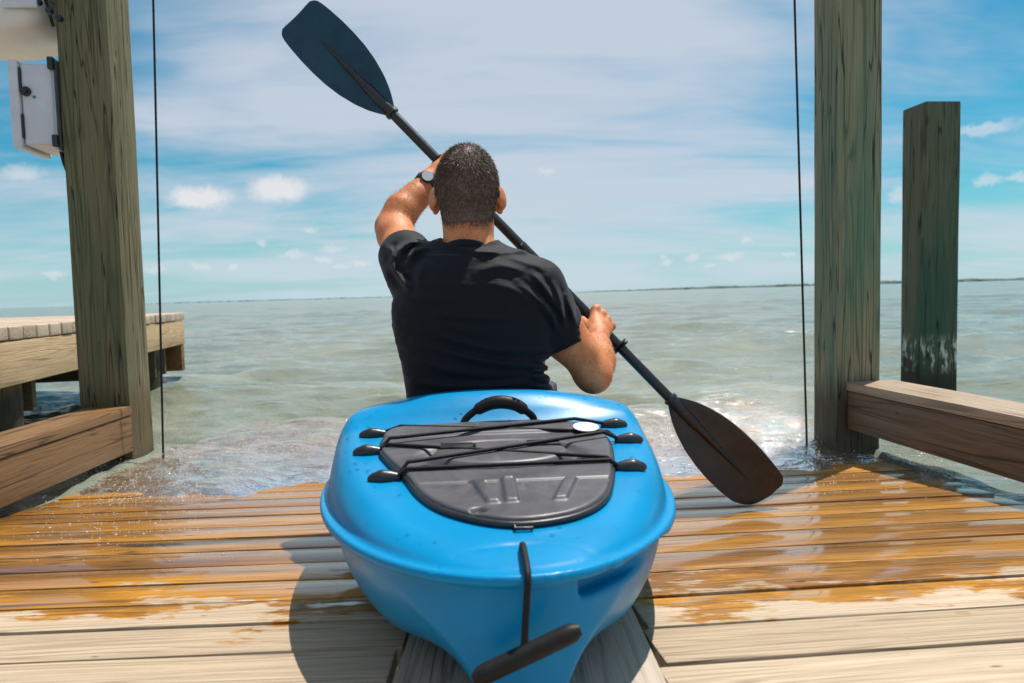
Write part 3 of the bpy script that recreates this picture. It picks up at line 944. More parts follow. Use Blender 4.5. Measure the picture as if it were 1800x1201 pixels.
def to_k(p): return KB @ (np.asarray(p) - KO)


def plan(s, u):
    """signed distance (about) to the gunwale outline in plan"""
    u = np.abs(u)
    s_, u_ = np.broadcast_arrays(s, u)
    a, w, b = 0.90, 0.368, 1.62
    q = np.sqrt(((a - s_) / a) ** 2 + (u_ / w) ** 2) + 1e-9
    gs = np.sqrt(((a - s_) / a ** 2) ** 2 + (u_ / w ** 2) ** 2) / q + 1e-6
    d1 = (q - 1) / gs
    t = (s_ - 1.3) / b
    H = t * t + u_ / w - 1
    d3 = H / np.sqrt((2 * t / b) ** 2 + 1 / w ** 2)
    return np.where(s_ < a, np.maximum(d1, -0.38), np.where(s_ < 1.3, u_ - w, d3))


def smooth(x, a, b):
    t = np.clip((x - a) / (b - a), 0, 1); return t * t * (3 - 2 * t)


def deck(s, u):
    c = np.where(s < 0.72, 0.204 + 0.168 * s, 0.325)
    c = c + 0.066 * smooth(s, 0.665, 0.775) * (1 - (np.abs(u) / 0.36) ** 2.2 * 0.85)
    c = c - 0.085 * smooth(s, 0.86, 1.15) + 0.045 * smooth(s, 2.3, 2.9)
    p = plan(s, u)
    t = np.clip(-(p + 0.002) / 0.060, 0, 1)
    return 0.196 + np.maximum(c - 0.196, 0.004) * (1 - (1 - t) ** 2.4 + 1e-6) ** 0.55


def ray_deck(px, py, lift=0.0):
    o = to_k(_O); d = KB @ ray(px, py)
    ts = np.linspace(0.6, 2.6, 3000)
    P = o[None] + d[None] * ts[:, None]
    h = P[:, 2] - (deck(P[:, 1], P[:, 0]) + lift)
    h = np.where(plan(P[:, 1], P[:, 0]) > 0, 1, h)
    i = np.argmax(h < 0)
    return P[i]


fk = Field((-0.425, -0.075, -0.012), (0.425, 2.97, 0.42), 0.0055)
sl, (X, Y, Z) = fk.block((-0.43, -0.08, -0.02), (0.43, 3.0, 0.43), 0)
U, S, V_ = np.broadcast_arrays(X, Y, Z)
p0 = plan(Y, X)
top = Z - deck(Y, X)
hq = np.clip(Z / 0.2, 0, 1)
shf = 0.004 + 0.13 * (1 - hq) ** 2.2
kq = (0.64 + 0.36 * np.sqrt(1 - (1 - hq) ** 2.4 + 1e-6)) * 0.965
ph_ = plan(Y - shf, X / kq) * kq
rise = 0.085 * np.exp(-np.clip(Y, 0, 9) / 0.17) + 0.30 * np.clip((Y - 1.9) / 1.0, 0, 2) ** 2.2
bot = rise + 0.012 - 0.010 * np.cos(X / 0.2 * 6.28) - Z
def smax(a, b, k):
    h_ = np.maximum(k - np.abs(a - b), 0) / k
    return np.maximum(a, b) + h_ * h_ * k * 0.25
def smin(a, b, k): return -smax(-a, -b, k)
hull = smax(smax(ph_, bot, 0.05), Z - 0.2, 0.004)
keel = smax(smax(np.abs(X) - 0.052 - 0.15 * np.clip(Z - 0.02, 0, 1), -Z + 0.002, 0.01), smax(Z - 0.11, -(Y - 0.012 - 0.10 * np.clip(0.12 - Z, 0, 1)), 0.02), 0.02)
keel = np.maximum(keel, Y - 2.2)
hull = smin(hull, keel, 0.11)
hull = np.maximum(hull, np.maximum(p0 + 0.012, Z - 0.2))
upper = smax(smax(p0 + 0.003, top, 0.006), 0.18 - Z, 0.004)
body = smin(hull, upper, 0.006)
rim = np.sqrt(np.maximum(np.abs(p0) - 0.010, 0) ** 2 + np.maximum(np.abs(Z - 0.190) - 0.004, 0) ** 2) - 0.004
body = smin(body, rim, 0.004)
# cockpit well
qs = np.clip((Y - 1.2) / 1.1, 0, 1); half = 0.265 - 0.10 * qs
ck_ = smax(smax(np.abs(X) - half, np.maximum(0.868 - Y, Y - 2.28), 0.10), 0.105 + 0.02 * np.cos(Y * 9) - Z, 0.04)
body = smax(body, -ck_, 0.025)
# moulded crescent on the stern deck
p_c = ray_deck(920, 968)
crs = np.sqrt(((Y - (p_c[1] + 0.022 - 0.9 * (X - p_c[0]) ** 2 * 3.0)) / 1.0) ** 2 + (Z - deck(Y, X)) ** 2) - 0.0045 * np.clip(1.2 - np.abs(X - p_c[0]) / 0.06, 0, 1)
body = smax(body, -crs, 0.006)
# through grip hole under the rim on one quarter
gh = ray(1084, 1002); gd = KB @ gh; go = to_k(_O)
tt = (0.115 - 0 + 1.02); gp = go + gd * 1.0
ax = gd / np.linalg.norm(gd)
e1 = np.cross(ax, [0, 0, 1.0]); e1 /= np.linalg.norm(e1); e2 = np.cross(e1, ax)
hp0 = go + gd * 1.0
hp0 = hp0 + ax * ((0.085 - hp0[1]) / ax[1]); hp1 = hp0 + np.array([0.20, 0.17, -0.015])
hb = hp1 - hp0; ht = np.clip(((X - hp0[0]) * hb[0] + (Y - hp0[1]) * hb[1] + (Z - hp0[2]) * hb[2]) / (hb @ hb), -0.2, 1.3)
hole = smax(np.sqrt((X - hp0[0] - ht * hb[0]) ** 2 + (Y - hp0[1] - ht * hb[1]) ** 2) - 0.026, np.abs(Z - hp0[2] - ht * hb[2] - 0.10 * (X - hp0[0])) - 0.017, 0.012)
body = smax(body, -hole, 0.006)
fk.v[sl] = body.astype(np.float32)
m, T, out = new_mat('blue_kayak_plastic')
tcn = T.n('ShaderNodeTexCoord')
n1 = T.noise(tcn.outputs['Object'], 6, 4, 0.6); n2 = T.noise(tcn.outputs['Object'], 260, 3, 0.6); n3 = T.noise(tcn.outputs['Object'], 28, 6, 0.7)
c = T.mix(T.ss(n1, 0.3, 0.7), (0.000, 0.205, 0.43), (0.000, 0.230, 0.475))
scr = T.ss(T.noise(T.scale(tcn.outputs['Object'], (60, 9, 40)), 1.0, 5, 0.7), 0.62, 0.72)
c = T.mix(T.m('MULTIPLY', scr, 0.14), c, (0.03, 0.24, 0.48))
pk = principled(T, out, Base_Color=c, Roughness=T.m('MULTIPLY_ADD', n3, 0.22, 0.22), Specular_IOR_Level=0.20, Coat_Weight=0.05, Coat_Roughness=0.12)
T.put(pk.inputs['Normal'], T.bump(n2, 0.06, 0.001))
M_blue = m
kayak = tag(empty('kayak'), 'glossy bright blue sit-on-top kayak sliding down the ramp', 'kayak')
kayak.matrix_world = KM
link_mesh('hull', fk.mesh('hull'), M_blue, kayak)
del fk, body, hull, keel, upper, rim, ck_, crs, hole, U, S, V_, p0, ph_, top

# hatch cover ---------------------------------------------------
m, T, out = new_mat('grey_hatch_plastic')
tcn = T.n('ShaderNodeTexCoord')
n1 = T.noise(tcn.outputs['Object'], 9, 6, 0.7, 0.5); n2 = T.noise(tcn.outputs['Object'], 320, 3, 0.6)
sc1 = T.noise(T.scale(tcn.outputs['Object'], (14, 3, 5)), 1.0, 6, 0.7, 1.0)
c = T.mix(T.ss(n1, 0.3, 0.72), (0.048, 0.046, 0.053), (0.092, 0.088, 0.098))
c = T.mix(T.m('MULTIPLY', T.ss(sc1, 0.55, 0.7), 0.5), c, (0.145, 0.135, 0.145))
ph2 = principled(T, out, Base_Color=c, Roughness=T.m('MULTIPLY_ADD', n1, 0.12, 0.38), Specular_IOR_Level=0.5)
T.put(ph2.inputs['Normal'], T.bump(n2, 0.15, 0.0008))
M_hatch = m
M_blackp = plain('black_moulded_plastic', (0.016, 0.016, 0.019), 0.38, var=0.2, vscale=30)
M_cord = plain('black_bungee', (0.008, 0.008, 0.009), 0.6, spec=0.25, bumps=(600, 0.4, 0.0008))
M_rubber = plain('black_rubber_grip', (0.012, 0.011, 0.010), 0.5, spec=0.25, var=0.15, vscale=40)

HA = np.array([-0.5])                         # hatch outline in kayak plan: (s, half width)
hs = np.array([0.105, 0.112, 0.13, 0.17, 0.23, 0.32, 0.44, 0.56, 0.62, 0.645, 0.66, 0.668])
hw = np.array([0.0, 0.055, 0.098, 0.142, 0.180, 0.213, 0.236, 0.246, 0.240, 0.225, 0.195, 0.12])
HX0 = 0.0


HPX = [(671, 792), (674, 770), (700, 756), (780, 750), (870, 745), (960, 744), (1040, 751), (1067, 768), (1075, 800), (1074, 838), (1063, 868), (1032, 890), (980, 905), (905, 912), (835, 904), (775, 886), (738, 862), (713, 832), (690, 812)]
HPOLY = np.array([ray_deck(x, y, 0.014)[:2] for x, y in HPX])
HPOLY = spline(np.vstack([HPOLY, HPOLY[:1]]), 114)[:-1]


def hatch_dist(s, u):
    """inside negative: distance to the hatch outline in plan"""
    s, u = np.broadcast_arrays(np.asarray(s, float), np.asarray(u, float))
    d = np.full(s.shape, 9.0); ins = np.zeros(s.shape, bool)
    for (ux, sx), (uy, sy) in zip(HPOLY, np.roll(HPOLY, -1, 0)):
        bu, bs = uy - ux, sy - sx
        t = np.clip(((u - ux) * bu + (s - sx) * bs) / (bu * bu + bs * bs + 1e-12), 0, 1)
        d = np.minimum(d, np.hypot(u - ux - t * bu, s - sx - t * bs))
        ins ^= ((sx > s) != (sy > s)) & (u < bu * (s - sx) / (bs + 1e-12) + ux)
    return np.where(ins, -d, d)


fh = Field((-0.29, 0.07, 0.15), (0.29, 0.76, 0.44), 0.0028)
sl, (X, Y, Z) = fh.block((-0.3, 0.06, 0.14), (0.3, 0.77, 0.45), 0)
hd = hatch_dist(Y, X - HX0)
dk = deck(Y, X)
topz = dk + 0.016
# raised central boss with a moat round it, two finger slots, ribs and a drain dimple, where the photograph shows them
RD = lambda x, y: ray_deck(x, y, 0.015)
c0_, cl_, cr_, cn_, cf_ = RD(880, 797), RD(748, 800), RD(1012, 790), RD(880, 818), RD(880, 774)
ov = np.sqrt(((X - c0_[0]) / ((cr_[0] - cl_[0]) / 2)) ** 2 + ((Y - c0_[1]) / ((cf_[1] - cn_[1]) / 2)) ** 2)
topz = topz - 0.012 * np.exp(-((ov - 1.0) / 0.10) ** 2) + 0.005 * smooth(ov, 1.0, 0.85)
for xa_, xb_ in (((838, 846), (868, 886)), ((893, 842), (900, 884)), ((1004, 842), (985, 880))):
    a_, b_2 = RD(*xa_), RD(*xb_)
    tt_ = np.clip((Y - a_[1]) / (b_2[1] - a_[1]), 0, 1)
    line = X - (a_[0] + (b_2[0] - a_[0]) * tt_); inr = smooth(Y, b_2[1] - 0.004, b_2[1] + 0.004) * smooth(Y, a_[1] + 0.004, a_[1] - 0.004)
    topz = topz + 0.006 * smooth(np.abs(line), 0.013, 0.008) * inr
g1 = RD(880, 846)
topz = topz - 0.005 * np.exp(-((Y - g1[1]) / 0.004) ** 2)
g2 = RD(880, 762)
topz = topz + 0.006 * smooth(Y, g2[1] - 0.012, g2[1] - 0.004)
for sx_, sy_ in ((803, 789), (955, 783)):
    q_ = RD(sx_, sy_)
    slot = smax(np.abs(X - q_[0]) - 0.033, np.abs(Y - q_[1]) - 0.017, 0.008)
    topz = topz - 0.024 * smooth(slot, 0.003, -0.002)
q_ = RD(842, 897)
topz = topz - 0.010 * np.exp(-(((X - q_[0]) / 0.011) ** 2 + ((Y - q_[1]) / 0.009) ** 2) ** 2)
hv = smax(smax(hd, Z - topz, 0.006), dk - 0.012 - Z, 0.002)
fh.v[sl] = hv.astype(np.float32)
hatch = link_mesh('hatch_cover', fh.mesh('hatch_cover'), M_hatch, kayak)
for sx_, sy_ in ((803, 789), (955, 783)):  # added black inserts: stand in for the shade inside the two slots
    q_ = RD(sx_, sy_)
    sl_ang = math.atan(0.168)
    box_obj('slot_shade_insert', (0.062, 0.030, 0.006), (q_[0], q_[1], float(deck(np.array(q_[1]), np.array(q_[0]))) + 0.0200), M_blackp, hatch, 0.002, rot=(sl_ang, 0, 0))
hatch['label'] = 'scuffed dark grey hatch cover with moulded ribs and slots'
del fh, hv

# hatch rim gasket: dark rolled lip round the near edge
lipp = [(u_, s_, float(deck(np.array(s_), np.array(u_))) + 0.005) for u_, s_ in np.vstack([HPOLY, HPOLY[:2]])]
tube_obj('hatch_gasket', lipp, 0.0058, M_blackp, kayak, 8, cap=False)

# white oval sticker on the hatch
pt = ray_deck(1030, 758, 0.017)
bm = bmesh.new()
ring = [bm.verts.new((pt[0] + 0.026 * math.cos(a), pt[1] + 0.034 * math.sin(a), float(deck(np.array(pt[1] + 0.034 * math.sin(a)), np.array(pt[0]))) + 0.0250)) for a in np.linspace(0, 6.283, 33)[:-1]]
top_f = bm.faces.new(ring)
ex = bmesh.ops.extrude_face_region(bm, geom=[top_f]); bmesh.ops.translate(bm, vec=(0, 0, 0.0015), verts=[v for v in ex['geom'] if isinstance(v, bmesh.types.BMVert)])
M_stick = plain('white_sticker', (0.75, 0.77, 0.78), 0.35)
link_mesh('sticker', bm_mesh(bm, 'sticker', False), M_stick, hatch)

# pad eyes and bungee
def pad_eye(px, py, side, ang):
    p = ray_deck(px, py, 0.010); p[2] = float(deck(np.array(p[1]), np.array(p[0])))
    e = 0.01
    nx_ = -(float(deck(np.array(p[1]), np.array(p[0] + e))) - float(deck(np.array(p[1]), np.array(p[0] - e)))) / (2 * e)
    ny_ = -(float(deck(np.array(p[1] + e), np.array(p[0]))) - float(deck(np.array(p[1] - e), np.array(p[0])))) / (2 * e)
    n_ = Vector((nx_ * 0.5, ny_, 1)).normalized()
    f_ = Field((-0.036, -0.020, -0.008), (0.036, 0.020, 0.026), 0.0016)
    f_.ell((0.004, 0, 0.003), (0.027, 0.0125, 0.0135), 0.0)
    f_.cone((-0.022, 0, 0.004), (0.004, 0, 0.007), 0.0085, 0.011, 0.006)
    f_.cone((-0.030, 0, 0.0045), (-0.036, 0, 0.0045), 0.006, 0.007, 0.002, sub=True)
    sl_, (x_, y_, z_) = f_.block((-0.04, -0.02, -0.02), (0.04, 0.02, 0.03), 0)
    f_.cut((z_ + 0.002 + 0 * x_ + 0 * y_).astype(np.float32), sl_)
    o = link_mesh('pad_eye', f_.mesh('pad_eye'), M_blackp, kayak)
    R_ = Matrix.Rotation(math.pi if side < 0 else 0, 3, 'Z') @ Matrix.Rotation(ang, 3, 'Z')
    zq = n_.to_track_quat('Z', 'X').to_matrix()
    xa = Vector((side * math.cos(ang), math.sin(ang), 0)); xa = (xa - n_ * xa.dot(n_)).normalized(); ya = n_.cross(xa)
    mm = Matrix((xa, ya, n_)).transposed().to_4x4(); mm.translation = Vector(p)
    o.matrix_local = mm
    tip = Vector(p) + xa * -0.024 + n_ * 0.009
    return o, np.array(tip), np.array(ya)


EL = [pad_eye(657, 759, -1, 0), pad_eye(648, 789, -1, 0), pad_eye(677, 834, -1, 0)]
ER = [pad_eye(1078, 742, 1, 0.0), pad_eye(1104, 768, 1, 0), pad_eye(1107, 815, 1, 0)]


def bungee(a, b, rise=0.0):
    """taut cord: straight but for the least bow that clears the hatch"""
    ts = np.linspace(0, 1, 30); Q = a[None] + (b - a)[None] * ts[:, None]
    h = deck(Q[:, 1], Q[:, 0]) + 0.0205 + rise
    on = hatch_dist(Q[:, 1], Q[:, 0]) < 0.006
    req = np.where(on, h, -1.0); req[0], req[-1] = a[2], b[2]
    hullp = [0]                                   # upper hull of the heights the cord has to pass over
    for k in range(1, len(ts)):
        while len(hullp) >= 2 and (req[hullp[-1]] - req[hullp[-2]]) * (ts[k] - ts[hullp[-2]]) <= (req[k] - req[hullp[-2]]) * (ts[hullp[-1]] - ts[hullp[-2]]):
            hullp.pop()
        hullp.append(k)
    Q[:, 2] = np.interp(ts, ts[hullp], req[hullp])
    tube_obj('bungee_cord', Q, 0.0037, M_cord, kayak, 8)


off = np.array([0, 0.006, 0])
bungee(EL[0][1] + off, ER[1][1] + off); bungee(EL[1][1] + off, ER[0][1] - off, 0.006)
bungee(EL[1][1] - off, ER[2][1] + off); bungee(EL[2][1] + off, ER[1][1] - off, 0.006)
bungee(EL[2][1] - off, ER[2][1] - off)

# splashed drops standing on the deck
dvs = []
while len(dvs) < 160:
    s_, u_ = RNG.random() * 0.85, (RNG.random() * 2 - 1) * 0.37
    if plan(np.array(s_), np.array(u_)) > -0.012 or hatch_dist(np.array(s_), np.array(u_)) < 0.012: continue
    if RNG.random() > 0.25 + 0.75 * (abs(u_) / 0.36) ** 2: continue
    dvs.append((u_, s_, float(deck(np.array(s_), np.array(u_)))))
dvs = np.array(dvs); dsz = np.clip(RNG.lognormal(-6.4, 0.5, len(dvs)), 0.0007, 0.0042)
vs = (dvs[:, None, :] + iv[None] * np.stack([dsz, dsz * 1.15, dsz * 0.55], 1)[:, None, :]).reshape(-1, 3)
fs = (if_[None] + (np.arange(len(dvs)) * len(iv))[:, None, None]).reshape(-1, 3)
m, T, out = new_mat('water_drop')
T.nt.links.new(T.n('ShaderNodeMixShader', {0: T.n('ShaderNodeFresnel', {'IOR': 1.33}).outputs[0], 1: T.n('ShaderNodeBsdfTransparent', {0: (0.93, 0.96, 0.98)}).outputs[0], 2: T.n('ShaderNodeBsdfGlossy', {'Roughness': 0.03}).outputs[0]}).outputs[0], out.inputs[0])
tag(link_mesh('water_drops', np_mesh('water_drops', vs, fs), m, kayak), kind='stuff')

# seat-back carry strap with padded grip
def kp(px, py, s):                               # pixel ray met at distance s along the kayak
    o = to_k(_O); d = KB @ ray(px, py); return o + d * ((s - o[1]) / d[1])


arc_px = [(812, 757), (818, 738), (836, 722), (858, 711), (880, 707), (905, 711), (924, 722), (938, 736), (934, 754)]
arc = [kp(x, y, 0.655 + 0.006 * math.sin(i)) for i, (x, y) in enumerate(arc_px)]
strap = tube_obj('carry_strap', spline(arc, 48), 0.0055, M_cord, kayak, 10, squash=1.5)
gr = spline(arc[2:7], 40)
rs = 0.0125 + 0.0022 * np.sin(np.linspace(0, math.pi, len(gr)))
rs[:3] *= (0.75, 0.9, 1.0); rs[-3:] *= (1.0, 0.9, 0.75)
grip = tube_obj('strap_grip', gr, rs, M_rubber, strap, 16)
for t in (0.16, 0.20, 0.24, 0.28, 0.72, 0.76, 0.80, 0.84):
    i = int(t * (len(gr) - 1)); p = gr[i]
    tube_obj('grip_rib', [p + np.array([-0.004, -0.004, rs[i] - 0.0005]), p + np.array([0.004, -0.010, rs[i] - 0.003])], 0.0016, M_blackp, strap, 6)
for q in (arc[0], arc[-1]):
    h = float(deck(np.array(q[1]), np.array(q[0])))
    box_obj('strap_anchor', (0.040, 0.022, 0.008), (q[0], q[1] - 0.004, h + 0.012), M_blackp, kayak, 0.003)

# latch loop at the hatch's near edge
bl = ray_deck(920, 930); zb = float(deck(np.array(bl[1]), np.array(bl[0])))
lw, ll = 0.0125, 0.010
tube_obj('latch_loop', [(bl[0] - lw, bl[1] + ll, zb + 0.006), (bl[0] + lw, bl[1] + ll, zb + 0.006), (bl[0] + lw, bl[1] - ll, zb + 0.003),
                        (bl[0] - lw, bl[1] - ll, zb + 0.003), (bl[0] - lw, bl[1] + ll * 0.9, zb + 0.006)], 0.003, M_blackp, kayak, 8)
box_obj('latch_tab', (0.032, 0.012, 0.008), (bl[0], bl[1] + 0.018, zb + 0.008), M_blackp, kayak, 0.002)

# stern toggle handle on its cord
h0 = to_k(at(832, 1194, 0.875)); h1 = to_k(at(1020, 1106, 0.885)); hm = to_k(at(921, 1146, 0.88))
c0 = ray_deck(918, 966); c0[2] = float(deck(np.array(c0[1]), np.array(c0[0])))
redge = np.array([c0[0], -0.017, 0.196])
tube_obj('handle_cord', spline([c0 + np.array([0, 0.004, -0.004]), c0 + np.array([0, -0.008, 0.008]), (c0 + redge) / 2 + np.array([0, 0, 0.012]), redge + np.array([0.0, -0.002, 0.006]),
                                redge * 0.75 + hm * 0.25 + np.array([0, -0.003, 0]), (redge * 0.4 + hm * 0.6), hm], 50), 0.0046, M_cord, kayak, 10)
hx = np.linspace(0, 1, 16)
hr = 0.0125 * np.clip(np.sqrt(1 - (2 * hx - 1) ** 12) + 0.05, 0.55, 1)
th_ = tube_obj('toggle_handle', [h0 + (h1 - h0) * t for t in hx], hr, M_rubber, kayak, 18)
pk_ = ray_deck(918, 964)

# ------------------------------------------------------------------ paddle
nl = at(1180, 703, 2.185); nu = at(688, 198, 2.30)
pd = (nl - nu); PLn = np.linalg.norm(pd); pd = pd / PLn
cdir = np.array([0, 1.0, 0]); cdir = cdir - pd * (cdir @ pd); cdir /= np.linalg.norm(cdir)     # away from the camera
pe1 = np.cross(pd, cdir); pe1 = pe1 if pe1[2] > 0 else -pe1                                   # up-right in the picture
paddle = tag(empty('paddle', tuple(nl + pd * 0.42)), 'long black kayak paddle held across the man with its blade on the boards', 'paddle')
PO = nl + pd * 0.42
m, T, out = new_mat('black_paddle_plastic')
tcn = T.n('ShaderNodeTexCoord')
n1 = T.noise(tcn.outputs['Object'], 22, 6, 0.7, 0.6); n2 = T.noise(tcn.outputs['Object'], 90, 4, 0.7)
c = T.mix(T.ss(n1, 0.35, 0.7), (0.010, 0.009, 0.010), (0.030, 0.022, 0.020))
wetn = T.ss(T.n('ShaderNodeTexVoronoi', {'Vector': tcn.outputs['Object'], 'Scale': 70.0}).outputs['Distance'], 0.16, 0.10)
pp = principled(T, out, Base_Color=c, Roughness=T.m('MULTIPLY_ADD', n1, 0.35, 0.22), Specular_IOR_Level=0.5)
T.put(pp.inputs['Normal'], T.bump(T.m('ADD', T.m('MULTIPLY', wetn, 0.8), n2), 0.18, 0.002))
M_blade = m
m, T, out = new_mat('blue_black_blade')
tcn = T.n('ShaderNodeTexCoord')
n1 = T.noise(tcn.outputs['Object'], 14, 5, 0.65)
c = T.mix(T.ss(n1, 0.3, 0.7), (0.003, 0.030, 0.055), (0.005, 0.048, 0.085))
principled(T, out, Base_Color=c, Roughness=0.5, Specular_IOR_Level=0.4)
M_blade2 = m
M_shaft = plain('black_shaft', (0.014, 0.015, 0.018), 0.32, var=0.15, vscale=40)


def L_(p): return np.asarray(p) - PO


tube_obj('shaft', [L_(nu + pd * t * PLn) for t in np.linspace(0, 1, 24)], 0.0148, M_shaft, paddle, 20)


def blade(neck, dirv, e1, mat, lower):
    """outline: half widths along the blade; slightly dished with a tapering spine"""
    a = np.array([-0.012, 0.0, 0.02, 0.05, 0.09, 0.14, 0.19, 0.24, 0.29, 0.34, 0.37, 0.39, 0.402, 0.408])
    wl = np.array([0.012, 0.014, 0.028, 0.046, 0.063, 0.077, 0.085, 0.088, 0.088, 0.085, 0.082, 0.078, 0.071, 0.060])
    if lower:
        wr = np.array([0.012, 0.014, 0.028, 0.046, 0.063, 0.077, 0.085, 0.088, 0.086, 0.080, 0.064, 0.046, 0.022, -0.006])
    else:
        wr = wl
    if not lower: a = a * 1.07
    aa = np.linspace(a[0], a[-1], 70); k = 33
    WL = np.interp(aa, a, wl); WR = np.interp(aa, a, wr)
    for w_ in (WL, WR):
        for _ in range(2): w_[1:-1] = (w_[:-2] + 2 * w_[1:-1] + w_[2:]) / 4
    V = []; Fq = []
    for side in (0, 1):
        for i in range(len(aa)):
            for j in range(k):
                t = j / (k - 1); b = -WR[i] + (WL[i] + WR[i]) * t
                edge = min(t, 1 - t) * 2
                thick = 0.0016 + 0.0022 * min(1, edge * 4)
                bow = 0.020 * (aa[i] / 0.41) ** 2 - 0.012 * (b / 0.088) ** 2
                sp = 0.013 * max(0, 1 - (aa[i] / 0.33)) ** 0.7 * math.exp(-(b / (0.012 * max(0.25, 1 - aa[i] / 0.36))) ** 2)
                n_ = bow + (thick + (sp * 0.7) if side == 0 else -thick - sp)
                V.append(L_(neck + dirv * aa[i] + e1 * b + cdir * n_))
    N_ = len(aa) * k
    for i in range(len(aa) - 1):
        for j in range(k - 1):
            q = (i * k + j, i * k + j + 1, (i + 1) * k + j + 1, (i + 1) * k + j)
            Fq.append(q); Fq.append(tuple(N_ + z for z in q[::-1]))
    rimi = [i * k for i in range(len(aa))] + [(len(aa) - 1) * k + j for j in range(1, k)] + [i * k + k - 1 for i in range(len(aa) - 2, -1, -1)] + list(range(k - 2, 0, -1))
    for i in range(len(rimi)):
        p, q = rimi[i], rimi[(i + 1) % len(rimi)]
        Fq.append((p, N_ + p, N_ + q, q))
    bm = bmesh.new(); bv = [bm.verts.new(v) for v in V]
    for f in Fq:
        try: bm.faces.new([bv[i] for i in f])
        except ValueError: pass
    bmesh.ops.recalc_face_normals(bm, faces=bm.faces[:])
    o = link_mesh('blade', sharp_flat(bm_mesh(bm, 'blade'), 50), mat, paddle)
    # socket, collar and spine
    tube_obj('socket', [L_(neck + dirv * t - cdir * 0.0) for t in (-0.004, 0.0, 0.06, 0.105, 0.112)], [0.0165, 0.0178, 0.0172, 0.0165, 0.0140], M_shaft if not lower else M_blade, o, 18)
    tube_obj('collar', [L_(neck + dirv * t) for t in (-0.010, -0.008, 0.002, 0.004)], [0.018, 0.0215, 0.0215, 0.018], M_shaft, o, 20)
    tt_ = np.linspace(0.10, 0.325, 12)
    tube_obj('spine', [L_(neck + dirv * t + cdir * (0.020 * (t / 0.41) ** 2 - 0.004)) for t in tt_], [0.0125 * (1 - (t - 0.10) / 0.228) ** 0.8 + 0.001 for t in tt_], M_blade, o, 14)
    return o


b1 = blade(nl, pd, pe1, M_blade, True); b1['label'] = 'lower blade, wet and scuffed brown-black, resting on the boards'
b2 = blade(nu, -pd, pe1, M_blade2, False); b2['label'] = 'upper blade, blue-black and dry, raised against the sky'
def on_shaft(px):                     # parameter along shaft for a picture column
    lo_, hi_ = 0.0, PLn
    for _ in range(40):
        md = (lo_ + hi_) / 2; p = nu + pd * md; d_ = p - _O
        x = CX + F * (d_ @ _r) / (d_ @ _f)
        if x < px: lo_ = md
        else: hi_ = md
    return lo_


for px in (772, 1089):
    s = on_shaft(px)
    tube_obj('drip_ring', [L_(nu + pd * (s + t)) for t in (-0.008, -0.007, -0.003, 0.0, 0.003, 0.007, 0.008)], [0.0150, 0.029, 0.0295, 0.019, 0.0295, 0.029, 0.0150], M_rubber, paddle, 22)
s = on_shaft(935)
tube_obj('ferrule', [L_(nu + pd * (s + t)) for t in (-0.05, -0.049, 0.049, 0.05)], [0.0150, 0.0163, 0.0163, 0.0150], M_shaft, paddle, 20)
for px in (916, 946):
    p = nu + pd * on_shaft(px) - cdir * 0.0155 + pe1 * 0.003
    tube_obj('snap_button', [L_(p), L_(p - cdir * 0.003)], 0.0035, M_steel, paddle, 10)

# ------------------------------------------------------------------ person
YT = 1.90
def B(px, py, Y=YT): return at(px, py, Y)


SHR, SHL = B(944, 500, 1.90), B(724, 474, 1.93)          # shoulder joints (right = screen right)
ELR = B(1042, 657, 1.93); WRR = B(1051, 592, 2.12)
ELL = B(690, 400, 2.13); WRL = B(752, 318, 2.215)
HIP = B(842, 752, 1.92); NECK = B(826, 440, 1.90)
shc_r = nu + pd * on_shaft(1050); shc_l = nu + pd * on_shaft(790)

fb = Field((-0.46, 1.70, 0.10), (0.40, 2.96, 1.13), 0.0036)
# torso under the shirt
def sec(py, x0, x1, ry, Y=YT, sh=0.0):
    a, b = B(x0, py, Y), B(x1, py, Y); return ((a[2] + b[2]) / 2, (a[0] + b[0]) / 2, Y + sh, (b[0] - a[0]) / 2 - 0.008, ry - 0.008)


TORSO = [sec(790, 725, 960, 0.125, 1.93), sec(745, 722, 966, 0.125, 1.915), sec(700, 722, 963, 0.118), sec(660, 716, 962, 0.115), sec(620, 708, 966, 0.118), sec(570, 697, 974, 0.125),
         sec(530, 695, 972, 0.125), sec(500, 703, 965, 0.115), sec(475, 720, 945, 0.10), sec(452, 755, 905, 0.080)]
fb.loft(TORSO, 0.03)
for sj in (SHR, SHL):
    fb.cone(NECK + np.array([0, 0.015, -0.020]), sj, 0.050, 0.048, 0.04)
# neck and head
HC = B(821, 325, 1.935)
def head_shape(fb):
    fb.cone(B(826, 455, 1.905), B(823, 395, 1.925), 0.060, 0.0605, 0.03)
    fb.cone(B(823, 395, 1.925), HC + np.array([0, 0.02, -0.04]), 0.0605, 0.060, 0.025)
    fb.ell(HC + np.array([0, 0.000, 0.012]), (0.0715, 0.092, 0.087), 0.02)
    fb.ell(HC + np.array([0, -0.022, -0.018]), (0.071, 0.071, 0.070), 0.03)


